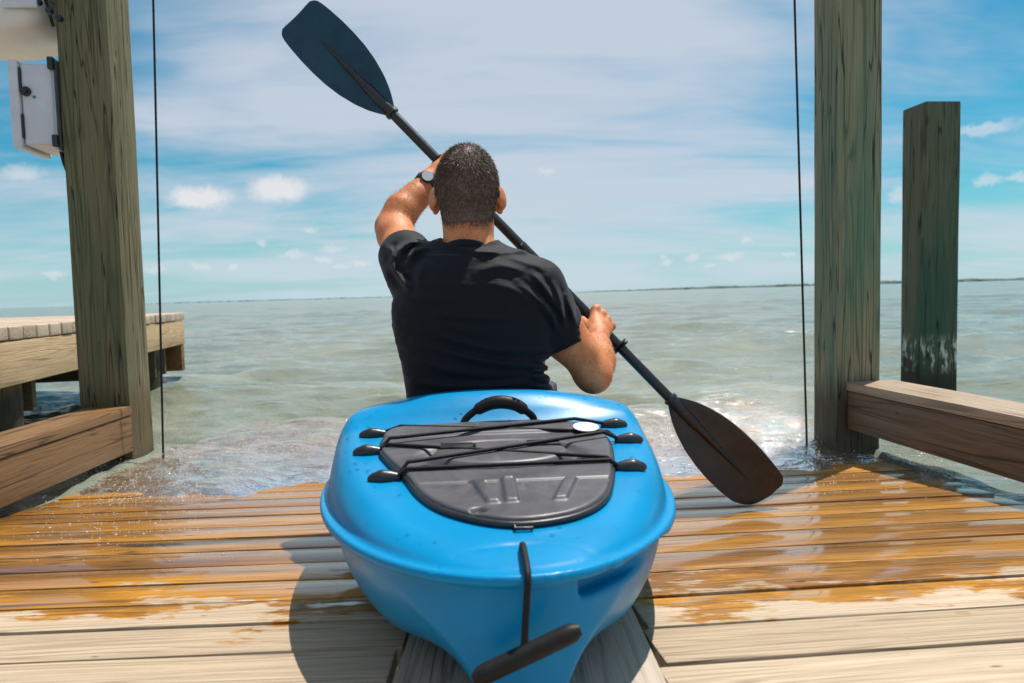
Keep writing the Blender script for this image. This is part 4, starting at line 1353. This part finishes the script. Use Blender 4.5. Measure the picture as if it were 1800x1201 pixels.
head_shape(fb)
fb.ell(HC + np.array([0, 0.030, -0.035]), (0.068, 0.068, 0.080), 0.03)
fb.ell(HC + np.array([0, 0.062, -0.098]), (0.042, 0.040, 0.032), 0.035)        # chin
fb.ell(HC + np.array([0, 0.088, -0.002]), (0.050, 0.016, 0.016), 0.02)         # brow
fb.cone(HC + np.array([0, 0.100, -0.012]), HC + np.array([0, 0.118, -0.045]), 0.008, 0.013, 0.012)
for sx in (-1, 1):
    fb.ell(HC + np.array([sx * 0.013, 0.106, -0.047]), (0.009, 0.010, 0.008), 0.008)
    fb.ell(HC + np.array([sx * 0.031, 0.098, -0.018]), (0.015, 0.012, 0.010), 0.008, sub=True)
    fb.ell(HC + np.array([sx * 0.031, 0.085, -0.018]), (0.0125, 0.0125, 0.0115), 0.002)
    fb.ell(HC + np.array([sx * 0.045, 0.075, -0.040]), (0.022, 0.022, 0.016), 0.025)
fb.ell(HC + np.array([0, 0.098, -0.070]), (0.025, 0.010, 0.006), 0.008)
fb.ell(HC + np.array([0, 0.096, -0.080]), (0.021, 0.010, 0.006), 0.006)
# ears, cupped and standing off the head
for sx, px, py in ((-1, 762, 353), (1, 881, 352)):
    ec = B(px, py, 1.945)
    n_ = np.array([sx * 0.80, -0.60, 0.0]); t_ = np.array([sx * 0.60, 0.80, 0.0]); z_ = np.array([-sx * 0.12, 0.14, 0.98])
    z_ /= np.linalg.norm(z_); t_ = np.cross(z_, n_); t_ /= np.linalg.norm(t_); n_ = np.cross(t_, z_)
    Mx = np.stack([n_, t_, z_])
    fb.ell(ec + np.array([0, 0, 0.006]), (0.0085, 0.0195, 0.0315), 0.006, Mx)
    fb.ell(ec + np.array([-sx * 0.005, 0.004, -0.024]), (0.0075, 0.010, 0.013), 0.008, Mx)
    fb.ell(ec - n_ * 0.0095 * 1.0 + t_ * 0.006 + np.array([0, 0, 0.008]), (0.0065, 0.011, 0.019), 0.003, Mx, sub=True)
    fb.cone(ec - np.array([sx * 0.004, -0.004, 0.0]), ec - np.array([sx * 0.020, -0.010, 0.0]), 0.010, 0.014, 0.010)
# arms
def lerp(a, b, t): return a + (b - a) * t
fb.chain([SHR, lerp(SHR, ELR, 0.35), lerp(SHR, ELR, 0.75), ELR], [0.050, 0.048, 0.046, 0.044], 0.03)
fb.ell(lerp(SHR, ELR, 0.55) + np.array([-0.012, 0.012, -0.006]), (0.045, 0.046, 0.058), 0.03)
fb.cone(ELR, ELR + np.array([0.004, -0.012, -0.012]), 0.040, 0.030, 0.02)
fb.chain([ELR, lerp(ELR, WRR, 0.30) + np.array([0.004, 0, 0.004]), lerp(ELR, WRR, 0.65), WRR], [0.044, 0.047, 0.038, 0.028], 0.03)
fb.chain([SHL, lerp(SHL, ELL, 0.4), lerp(SHL, ELL, 0.8), ELL], [0.056, 0.054, 0.048, 0.042], 0.03)
fb.cone(ELL, ELL + np.array([-0.010, 0.004, 0.004]), 0.038, 0.030, 0.02)
fb.chain([ELL, lerp(ELL, WRL, 0.30) + np.array([-0.004, 0, 0.008]), lerp(ELL, WRL, 0.65), WRL], [0.041, 0.044, 0.036, 0.027], 0.03)


def hand(field, sc, d, e1, e2, wrist, idx_sign, r=0.0150):
    """grip round a shaft: d = shaft direction, e1 = knuckle side, e2 = far side from the palm's back"""
    ts = np.array([0.0345, 0.0115, -0.0115, -0.0335]) * idx_sign
    ln = (1.0, 1.06, 1.0, 0.86)
    for i, t in enumerate(ts):
        c_ = sc + d * t
        l = ln[i]; fr = (0.0110, 0.0112, 0.0107, 0.0096)[i]
        q = r + fr * 0.92
        kn = c_ + e1 * (q * 0.80 + 0.006) - e2 * (q * 0.98)
        pip = c_ + e1 * (q * 1.32 * l) + e2 * (q * 0.42)
        dip = c_ + e1 * (q * 0.25) + e2 * (q * 1.12)
        tip = c_ - e1 * (q * 0.72) + e2 * (q * 0.72)
        field.chain([kn, pip, dip, tip], [fr * 1.12, fr * 1.02, fr * 0.95, fr * 0.84], 0.004)
        field.ell(kn - e2 * 0.002, (fr * 1.1,) * 3, 0.006)
        # metacarpal back of the hand
        wq = lerp(wrist, sc, 0.12) + d * t * 0.45
        field.cone(wq, kn - e1 * 0.004 - e2 * 0.001, 0.0150, fr * 1.12, 0.010)
    pc = lerp(wrist, sc + e1 * 0.01 - e2 * (r + 0.012), 0.55)
    field.cone(wrist, pc, 0.028, 0.028, 0.02)
    for t in (-0.5, 0.5):
        field.cone(pc + d * 0.02 * t, sc + d * 0.045 * t + e1 * 0.012 - e2 * (r + 0.010), 0.020, 0.014, 0.015)
    # thumb from the side of the palm, round under the shaft
    tb = lerp(wrist, sc - e2 * (r + 0.010), 0.30) + d * 0.020 * idx_sign - e1 * 0.006
    t1 = sc + d * 0.040 * idx_sign - e1 * (r + 0.010) - e2 * (r * 0.75)
    t2 = sc + d * 0.050 * idx_sign - e1 * (r + 0.0105) + e2 * 0.006
    t3 = sc + d * 0.047 * idx_sign - e1 * (r * 0.45) + e2 * (r + 0.010)
    field.chain([tb, t1, t2, t3], [0.0165, 0.0118, 0.0108, 0.0088], 0.008)


hand(fb, shc_r, -pd, pe1, cdir, WRR, 1)
hand(fb, shc_l, pd, pe1, cdir, WRL, 1)
# legs in the well
for sx in (-1, 1):
    h_ = HIP + np.array([sx * 0.085, 0.03, -0.035]); kn = np.array([HIP[0] + sx * 0.145, 2.36, 0.40]); an = np.array([HIP[0] + sx * 0.105, 2.70, 0.165])
    an[0] -= 0.03; h_[2] = max(h_[2], 0.24)
    fb.chain([h_, lerp(h_, kn, 0.5), kn], [0.088, 0.078, 0.056], 0.04)
    fb.chain([kn, lerp(kn, an, 0.35) + np.array([0, -0.02, -0.02]), an], [0.056, 0.057, 0.036], 0.03)
    fb.chain([an, an + np.array([sx * 0.01, 0.07, -0.02]), an + np.array([sx * 0.02, 0.13, 0.02])], [0.040, 0.036, 0.026], 0.02)
bme = fb.mesh('person')

m, T, out = new_mat('tanned_skin')
geo = T.n('ShaderNodeNewGeometry'); P_ = geo.outputs['Position']
n1 = T.noise(P_, 14, 5, 0.6); n2 = T.noise(P_, 150, 4, 0.65); n3 = T.noise(P_, 420, 3, 0.6)
c = T.mix(T.ss(n1, 0.35, 0.68), (0.54, 0.175, 0.066), (0.65, 0.265, 0.108))
c = T.mix(T.m('MULTIPLY', T.ss(n2, 0.52, 0.66), 0.55), c, (0.33, 0.105, 0.038))
ps = principled(T, out, Base_Color=c, Roughness=T.m('MULTIPLY_ADD', n2, 0.25, 0.38), Subsurface_Weight=0.22, Subsurface_Radius=(1.0, 0.30, 0.12), Subsurface_Scale=0.010, Specular_IOR_Level=0.36)
T.put(ps.inputs['Normal'], T.bump(T.m('ADD', n2, T.m('MULTIPLY', n3, 0.5)), 0.45, 0.0024))
M_skin = m
person = link_mesh('person', bme, M_skin)
tag(person, 'man in black t-shirt seated in kayak seen from behind holding a paddle', 'person')
headf = fb

# ------------------------------------------------------------------ t-shirt
fsd = Field((-0.42, 1.70, 0.16), (0.33, 2.16, 0.93), 0.0034)
G = 0.010
fsd.loft([(z, cx_, cy_, rx + 0.016, ry + 0.014) for z, cx_, cy_, rx, ry in TORSO], 0.03)
for sj, dr_ in ((SHR, 0.010), (SHL, 0.006)):
    fsd.cone(NECK + np.array([0, 0.01, -0.016]), sj, 0.064, 0.059, 0.05)
hemR = B(1001, 604, 1.92); hemL = lerp(SHL, ELL, 0.36)
fsd.chain([SHR, lerp(SHR, hemR, 0.5), hemR + (hemR - SHR) * 0.25], [0.057, 0.057, 0.060], 0.035)
fsd.chain([SHL, lerp(SHL, ELL, 0.25), hemL], [0.062, 0.064, 0.065], 0.035)


def plane_cut(field, p, n, rad_=0.14):
    n = n / np.linalg.norm(n)
    sl_, (x_, y_, z_) = field.block(np.asarray(p) - rad_, np.asarray(p) + rad_, 0)
    d_ = (x_ - p[0]) * n[0] + (y_ - p[1]) * n[1] + (z_ - p[2]) * n[2]
    r_ = np.sqrt((x_ - p[0]) ** 2 + (y_ - p[1]) ** 2 + (z_ - p[2]) ** 2)
    field.v[sl_] = np.where(r_ < rad_ * 0.8, np.maximum(field.v[sl_], d_), field.v[sl_]).astype(np.float32)


# folds: ridges drawn along the cloth where it pulls (picture coordinates on the back)
Z3 = lambda x, y: (620 + x / 2.402, 230 + y / 2.402)
FOLDS = [([(690, 640), (770, 700), (840, 780), (868, 860)], 0.0060, 0.0075, 1.86), ([(760, 600), (830, 690), (880, 790)], 0.0055, 0.007, 1.86),
         ([(520, 600), (620, 570), (740, 590)], 0.0035, 0.010, 1.85), ([(600, 650), (700, 680), (800, 760)], 0.0035, 0.009, 1.85),
         ([(215, 745), (380, 775), (560, 790), (720, 800)], 0.0032, 0.008, 1.8), ([(230, 815), (420, 880), (600, 925), (830, 930)], 0.0045, 0.008, 1.8),
         ([(260, 890), (450, 950), (640, 985), (825, 985)], 0.0038, 0.008, 1.8), ([(235, 960), (400, 1010), (560, 1030)], 0.0030, 0.009, 1.8),
         ([(250, 1060), (420, 1080), (650, 1075), (815, 1050)], 0.0034, 0.008, 1.8), ([(200, 640), (300, 700), (430, 720)], 0.0030, 0.009, 1.82),
         ([(760, 965), (835, 955)], 0.0065, 0.006, 1.84), ([(750, 1000), (832, 1003)], 0.0065, 0.006, 1.84), ([(750, 1040), (830, 1043)], 0.0065, 0.006, 1.84), ([(760, 1080), (838, 1085)], 0.0065, 0.006, 1.84),
         ([(160, 560), (200, 620), (240, 665)], 0.0065, 0.007, 1.86), ([(200, 530), (205, 500), (250, 468), (300, 480)], 0.0080, 0.008, 1.88), ([(235, 560), (260, 510), (320, 495)], 0.0055, 0.007, 1.87),
         ([(900, 700), (930, 780), (950, 850)], 0.0045, 0.007, 1.90), ([(845, 650), (880, 740), (895, 830)], 0.0055, 0.007, 1.89), ([(880, 860), (985, 850)], 0.0035, 0.006, 1.92),
         ([(390, 480), (470, 500), (580, 508), (640, 500)], 0.0030, 0.007, 1.86), ([(140, 480), (170, 520), (175, 580)], 0.004, 0.007, 1.92),
         ([(650, 530), (740, 560), (800, 575)], 0.003, 0.008, 1.87), ([(300, 560), (280, 640), (310, 720)], 0.003, 0.010, 1.83)]
sl, (X, Y, Z) = fsd.block((-0.42, 1.70, 0.16), (0.33, 2.16, 0.93), 0)
# work in picture-plane coordinates at the depth of the cloth so a fold stays where it was seen
Xn = (X / Y).astype(np.float32); Zn = ((Z - CAMZ) / Y).astype(np.float32)
band = np.abs(fsd.v) < 0.03
bi = np.argwhere(band)
bx_ = (fsd.lo[0] + fsd.h * bi[:, 0]); by_ = (fsd.lo[1] + fsd.h * bi[:, 1]); bz_ = (fsd.lo[2] + fsd.h * bi[:, 2])
qx_, qz_ = bx_ / by_, (bz_ - CAMZ) / by_
disp = np.zeros(len(bi))
backm = np.clip((1.97 - by_) / 0.05, 0, 1)
for pts, amp, wd, Yf in FOLDS:
    pp_ = np.array([[at(*Z3(*p), 1.0)[0], at(*Z3(*p), 1.0)[2] - CAMZ] for p in pts])
    pp_ = spline(pp_, 16)
    dm = np.full(len(bi), 9.0); tm = np.zeros(len(bi))
    for i in range(len(pp_) - 1):
        a, b = pp_[i], pp_[i + 1]; ba = b - a
        t = np.clip(((qx_ - a[0]) * ba[0] + (qz_ - a[1]) * ba[1]) / (ba @ ba), 0, 1)
        dd = np.hypot(qx_ - a[0] - t * ba[0], qz_ - a[1] - t * ba[1]) * 1.85
        u_ = dd < dm; dm = np.where(u_, dd, dm); tm = np.where(u_, (i + t) / (len(pp_) - 1), tm)
    en = np.sin(np.clip(tm, 0.03, 0.97) * math.pi) ** 0.6
    disp += 1.55 * backm * amp * en * (np.exp(-(dm / wd) ** 2) - 0.45 * np.exp(-((dm - wd * 1.9) / wd) ** 2))
BP = np.stack([bx_, by_, bz_], 1)
disp += 0.0016 * noise3(BP * np.array([1, 1, 1.7]), 34, 3) + 0.0011 * noise3(BP * np.array([0.6, 1, 2.2]), 75, 4)
hemd = np.minimum(np.linalg.norm(BP - hemR, axis=1), np.linalg.norm(BP - hemL, axis=1))
disp *= np.clip((hemd - 0.055) / 0.05, 0.15, 1)
fsd.v[band] -= disp.astype(np.float32)
plane_cut(fsd, hemR, np.array([0.37, 0.05, -0.82])); plane_cut(fsd, hemL, ELL - SHL)
# hollow the sleeve mouths and open the neck
fsd.cone(lerp(SHR, ELR, 0.50), lerp(SHR, ELR, 0.95), 0.0505, 0.053, 0.004, sub=True)
fsd.cone(lerp(SHL, ELL, 0.26), lerp(SHL, ELL, 0.80), 0.060, 0.062, 0.004, sub=True)
sl, (X, Y, Z) = fsd.block(NECK - 0.14, NECK + 0.14, 0)
nzb = B(826, 425, 1.835)[2]
CC = np.array([NECK[0] - 0.002, NECK[1] + 0.010, 0.0])
def collar_z(x, y): return nzb - 0.10 * (x - CC[0]) - 0.42 * (y - (CC[1] - 0.07))
rcol = np.sqrt(((X - CC[0]) / 0.0665) ** 2 + ((Y - CC[1]) / 0.071) ** 2)
fsd.cut(((rcol - 1) * 0.0665 + 0 * Z).astype(np.float32), sl, 0.003)
fsd.v[sl] = np.maximum(fsd.v[sl], np.where(rcol < 1.10, Z - collar_z(X, Y) - 0.003, -9)).astype(np.float32)
# smooth shoulder up to the collar
m, T, out = new_mat('black_cotton')
tcn = T.n('ShaderNodeTexCoord')
n1 = T.noise(tcn.outputs['Object'], 5, 4, 0.6); wv_ = T.noise(tcn.outputs['Object'], 900, 2, 0.5); n4 = T.noise(T.scale(tcn.outputs['Object'], (30, 30, 70)), 1.0, 4, 0.6, 0.4)
c = T.mix(n1, (0.0042, 0.0058, 0.0090), (0.0068, 0.0088, 0.0128))
pc_ = principled(T, out, Base_Color=c, Roughness=0.72, Sheen_Weight=0.14, Sheen_Roughness=0.45, Sheen_Tint=(0.75, 0.8, 0.9), Specular_IOR_Level=0.2)
T.put(pc_.inputs['Normal'], T.bump(wv_, 0.25, 0.0006, T.bump(n4, 0.30, 0.003)))
M_shirt = m
shirt = link_mesh('t_shirt', fsd.mesh('t_shirt'), M_shirt, person)
shirt['label'] = 'plain black short-sleeved t-shirt with creases'
# collar rib
ca = np.linspace(0, 2 * math.pi, 73)
tube_obj('collar', [(CC[0] + 0.0685 * math.cos(a), CC[1] + 0.0725 * math.sin(a), collar_z(CC[0] + 0.0685 * math.cos(a), CC[1] + 0.0725 * math.sin(a)) - 0.003) for a in ca], 0.0052, M_shirt, shirt, 10, cap=False, squash=1.9)
# sewn hem lines
def ring_on(field, p, n, rad0, nseg=56):
    n = n / np.linalg.norm(n); a = np.cross(n, [0, 1, 0.3]); a /= np.linalg.norm(a); b = np.cross(n, a); out_ = []
    for t in np.linspace(0, 2 * math.pi, nseg):
        dv = a * math.cos(t) + b * math.sin(t); lo_, hi_ = 0.04, 0.13
        for _ in range(18):
            md = (lo_ + hi_) / 2; q = p + dv * md
            ix = np.clip(np.round((q - field.lo) / field.h).astype(int), 0, field.n - 1)
            if field.v[tuple(ix)] < 0: lo_ = md
            else: hi_ = md
        out_.append(p + dv * lo_)
    return np.array(out_)


# ------------------------------------------------------------------ shorts
fs_ = Field((-0.36, 1.74, 0.10), (0.26, 2.42, 0.50), 0.0055)
fs_.loft([(z, cx_, cy_, rx + 0.012, ry + 0.012) for z, cx_, cy_, rx, ry in TORSO if z < 0.47], 0.03)
for sx in (-1, 1):
    h_ = HIP + np.array([sx * 0.085, 0.03, -0.035]); h_[2] = max(h_[2], 0.24); kn = np.array([HIP[0] + sx * 0.145, 2.36, 0.40])
    fs_.chain([h_, lerp(h_, kn, 0.5), lerp(h_, kn, 0.85)], [0.102, 0.098, 0.094], 0.04)
fs_.v = np.maximum(fs_.v, 0.0 * fs_.v + (fs_.lo[2] + fs_.h * np.arange(fs_.n[2]))[None, None, :] - B(842, 708, 1.90)[2]).astype(np.float32)
M_short = plain('dark_swim_shorts', (0.02, 0.022, 0.03), 0.7, bumps=(60, 0.4, 0.004))
link_mesh('shorts', fs_.mesh('shorts'), M_short, person)
stp = [B(716, 712, 1.86), B(715, 704, 1.87), B(716, 698, 1.88)]
tube_obj('white_stripe', [np.array([HIP[0] - 0.186, 1.90, z]) for z in (0.22, 0.30, 0.38, 0.425)], 0.006, M_stick, person, 8)

# ------------------------------------------------------------------ hair: close cropped strands on a thin cap
fhr = Field(HC - np.array([0.11, 0.14, 0.16]), HC + np.array([0.11, 0.14, 0.13]), 0.0030)
head_shape(fhr); fhr.v -= 0.0028
sl, (X, Y, Z) = fhr.block(HC - 0.2, HC + 0.2, 0)
zn = B(822, 398, 1.86)[2]
line_z = zn - 0.004 + np.clip((Y - (HC[1] - 0.065)) / 0.05, 0, 1) * 0.030 + np.clip((Y - HC[1] - 0.01) / 0.035, 0, 1) * 0.125
line_z = line_z + 0.013
fhr.cut((Z - line_z).astype(np.float32), sl, 0.006)
hme = fhr.mesh('hair')
m, T, out = new_mat('cropped_hair')
tcn = T.n('ShaderNodeTexCoord')
n1 = T.noise(tcn.outputs['Object'], 120, 5, 0.7); hcA = T.n('ShaderNodeAttribute', attribute_name='tone').outputs['Fac']
c = T.mix(T.ss(n1, 0.35, 0.7), (0.075, 0.043, 0.031), (0.19, 0.115, 0.080))
principled(T, out, Base_Color=c, Roughness=0.65)
M_scalp = m
m, T, out = new_mat('hair_strands')
hcA = T.n('ShaderNodeAttribute', attribute_name='tone').outputs['Fac']
c = T.ramp(hcA, [(0.0, (0.030, 0.018, 0.014)), (0.45, (0.10, 0.064, 0.050)), (0.75, (0.20, 0.145, 0.12)), (1.0, (0.34, 0.29, 0.27))])
principled(T, out, Base_Color=c, Roughness=0.55, Specular_IOR_Level=0.35)
M_strand = m
hair = link_mesh('hair', hme, M_scalp, person)
nv = len(hme.vertices); hv_ = np.zeros(nv * 3, np.float32); hme.vertices.foreach_get('co', hv_); hv_ = hv_.reshape(-1, 3)
hn_ = np.zeros(nv * 3, np.float32); hme.vertex_normals.foreach_get('vector', hn_); hn_ = hn_.reshape(-1, 3)
ctr = HC + np.array([0, 0, -0.02])
outw = np.einsum('ij,ij->i', hn_, (hv_ - ctr)) > 0.02
fade_in = np.clip((hv_[:, 2] - zn) / 0.03, 0.15, 1)
ids = np.where(outw)[0]
pick = RNG.choice(ids, 27000, p=(fade_in[ids] / fade_in[ids].sum()))
# stubble fading out down the nape, rooted in the skin
nbv = len(bme.vertices); sv_ = np.zeros(nbv * 3, np.float32); bme.vertices.foreach_get('co', sv_); sv_ = sv_.reshape(-1, 3)
sn_ = np.zeros(nbv * 3, np.float32); bme.vertex_normals.foreach_get('vector', sn_); sn_ = sn_.reshape(-1, 3)
lz = zn - 0.012 + np.clip((sv_[:, 1] - (HC[1] - 0.065)) / 0.05, 0, 1) * 0.030 + np.clip((sv_[:, 1] - HC[1] - 0.01) / 0.035, 0, 1) * 0.125
k_ = (sv_[:, 2] > lz) & (sv_[:, 2] < lz + 0.045) & (np.hypot(sv_[:, 0] - HC[0], sv_[:, 1] - HC[1]) < 0.105) & (sv_[:, 1] < HC[1] + 0.03) & (np.abs(sv_[:, 0] - HC[0]) < 0.0665)
nid = np.where(k_)[0]; wgt = np.clip((sv_[nid, 2] - lz[nid]) / 0.03, 0.02, 1) ** 1.3
np_pick = RNG.choice(nid, 9000, p=wgt / wgt.sum())
root = np.vstack([hv_[pick], sv_[np_pick]]) + RNG.normal(size=(len(pick) + len(np_pick), 3)) * 0.0012; nn_ = np.vstack([hn_[pick], sn_[np_pick]])
crown = HC + np.array([0.008, -0.062, 0.078])
dv = root - crown; dv -= nn_ * np.einsum('ij,ij->i', dv, nn_)[:, None]
sw = np.cross(nn_, dv) * 0.55
dv = dv / (np.linalg.norm(dv, axis=1)[:, None] + 1e-6); sw = sw / (np.linalg.norm(sw, axis=1)[:, None] + 1e-6)
near = np.exp(-(np.linalg.norm(root - crown, axis=1) / 0.045) ** 2)[:, None]
dv = dv + sw * near * 0.9 + RNG.normal(size=dv.shape) * 0.28 + np.array([0, 0, -0.25])
hgt = np.clip((root[:, 2] - zn) / 0.15, 0, 1)
ln_ = (0.0045 + 0.0065 * hgt) * (0.7 + 0.6 * RNG.random(len(root)))
dirn = nn_ * (0.34 + 0.25 * hgt[:, None]) + dv * 0.75; dirn /= np.linalg.norm(dirn, axis=1)[:, None]
tipd = dirn * 0.75 + dv * 0.4; tipd /= np.linalg.norm(tipd, axis=1)[:, None]
sidev = np.cross(dirn, RNG.normal(size=dirn.shape)); sidev /= np.linalg.norm(sidev, axis=1)[:, None]
wd_ = 0.00042
b0 = root - nn_ * 0.001; mid = b0 + dirn * (ln_ * 0.55)[:, None]; tip = mid + tipd * (ln_ * 0.5)[:, None]
SV = np.stack([b0 - sidev * wd_, b0 + sidev * wd_, mid - sidev * wd_ * 0.8, mid + sidev * wd_ * 0.8, tip], 1).reshape(-1, 3)
base = (np.arange(len(root)) * 5)[:, None]
SF = np.concatenate([base + np.array([[0, 1, 3]]), base + np.array([[0, 3, 2]]), base + np.array([[2, 3, 4]])], 0)
sme = np_mesh('hair_strands', SV, SF)
grey = 0.45 * np.exp(-((root[:, 2] - crown[2] + 0.03) / 0.022) ** 2 - ((root[:, 0] - crown[0] - 0.012) / 0.016) ** 2) + 0.22 * (1 - hgt)
tone = np.clip(RNG.random(len(root)) * 0.78 + grey * RNG.random(len(root)) * 1.3, 0, 1)
av = sme.attributes.new('tone', 'FLOAT', 'POINT'); av.data.foreach_set('value', np.repeat(tone, 5).astype(np.float32))
st = link_mesh('hair_strands', sme, M_strand, hair)

# fine hair on the forearms
nb_ = len(bme.vertices); pv = np.zeros(nb_ * 3, np.float32); bme.vertices.foreach_get('co', pv); pv = pv.reshape(-1, 3)
pn_ = np.zeros(nb_ * 3, np.float32); bme.vertex_normals.foreach_get('vector', pn_); pn_ = pn_.reshape(-1, 3)
AV, AF, base_i = [], [], 0
for e_, w_ in ((ELR, WRR), (ELL, WRL)):
    ba = w_ - e_; t = ((pv - e_) @ ba) / (ba @ ba); dd = np.linalg.norm(pv - e_ - t[:, None] * ba, axis=1)
    idd = np.where((t > 0.05) & (t < 0.92) & (dd < 0.07))[0]
    pk2 = RNG.choice(idd, 2200); r0 = pv[pk2] + RNG.normal(size=(2200, 3)) * 0.001; n0 = pn_[pk2]
    dr0 = n0 * 0.45 + ba / np.linalg.norm(ba) * 0.5 + RNG.normal(size=r0.shape) * 0.45 - np.array([0, 0, 0.2]); dr0 /= np.linalg.norm(dr0, axis=1)[:, None]
    sd0 = np.cross(dr0, n0); sd0 /= np.linalg.norm(sd0, axis=1)[:, None] + 1e-6
    L0 = (0.006 + 0.006 * RNG.random(2200))[:, None]
    AV.append(np.stack([r0 - sd0 * 0.00022, r0 + sd0 * 0.00022, r0 + dr0 * L0], 1).reshape(-1, 3))
    AF.append(np.arange(2200 * 3).reshape(-1, 3) + base_i); base_i += 2200 * 3
link_mesh('arm_hair', np_mesh('arm_hair', np.vstack(AV), np.vstack(AF)), plain('arm_hair_brown', (0.16, 0.085, 0.035), 0.5), person)

# ------------------------------------------------------------------ sunglasses and wristwatch
M_lens = plain('dark_lens', (0.008, 0.008, 0.010), 0.08)
sg = tag(empty('sunglasses', tuple(HC + np.array([0, 0.10, -0.015]))), 'dark sunglasses whose arms rest on the ears of the man', 'sunglasses')
for sx in (-1, 1):
    ea = B(767 if sx < 0 else 877, 342, 1.945) - HC
    tube_obj('temple_arm', spline([(sx * 0.068, 0.012, 0.002), (sx * 0.078, -0.045, 0.002), (ea[0] + sx * 0.000, ea[1] - 0.108, ea[2] + 0.019), (ea[0] - sx * 0.002, ea[1] - 0.122, ea[2] + 0.010)], 20), 0.0042, M_lens, sg, 10, squash=1.6)
    bm = bmesh.new(); bmesh.ops.create_uvsphere(bm, u_segments=20, v_segments=12, radius=1.0)
    bmesh.ops.scale(bm, vec=(0.030, 0.006, 0.021), verts=bm.verts)
    o = link_mesh('lens', bm_mesh(bm, 'lens'), M_lens, sg); o.location = (sx * 0.034, 0.012, -0.004); o.rotation_euler = (0, 0, -sx * 0.22)
tube_obj('bridge', [(-0.012, 0.020, 0.0), (0, 0.023, 0.003), (0.012, 0.020, 0.0)], 0.0026, M_lens, sg, 8)

wdv = WRL - ELL; wdv /= np.linalg.norm(wdv)
wc = WRL - wdv * 0.010
wa = np.cross(wdv, [0, 1, 0]); wa /= np.linalg.norm(wa); wb = np.cross(wdv, wa)
watch = tag(empty('wristwatch', tuple(wc)), 'watch with black band and pale face on the raised wrist', 'watch')
M_band = plain('black_watch_band', (0.012, 0.014, 0.018), 0.5)
M_face = plain('pale_watch_face', (0.55, 0.55, 0.58), 0.2, 0.3)
bmb = bmesh.new(); rings_ = []
for q in (-0.011, -0.009, 0.009, 0.011):
    rr_ = 0.0350 if abs(q) < 0.01 else 0.0325
    rings_.append([bmb.verts.new(tuple(wdv * q + (wa * math.cos(t) + wb * math.sin(t)) * rr_)) for t in np.linspace(0, 6.2832, 41)[:-1]])
for r0_, r1_ in zip(rings_, rings_[1:]):
    for i in range(40):
        bmb.faces.new((r0_[i], r0_[(i + 1) % 40], r1_[(i + 1) % 40], r1_[i]))
bmesh.ops.recalc_face_normals(bmb, faces=bmb.faces[:])
link_mesh('band', bm_mesh(bmb, 'band'), M_band, watch)
fn = np.array([0.35, -0.75, 0.56]); fn -= wdv * (fn @ wdv); fn /= np.linalg.norm(fn)
tube_obj('case', [fn * 0.030, fn * 0.039, fn * 0.0405], [0.019, 0.019, 0.017], M_band, watch, 28)
tube_obj('dial', [fn * 0.040, fn * 0.0412], 0.0165, M_face, watch, 28)
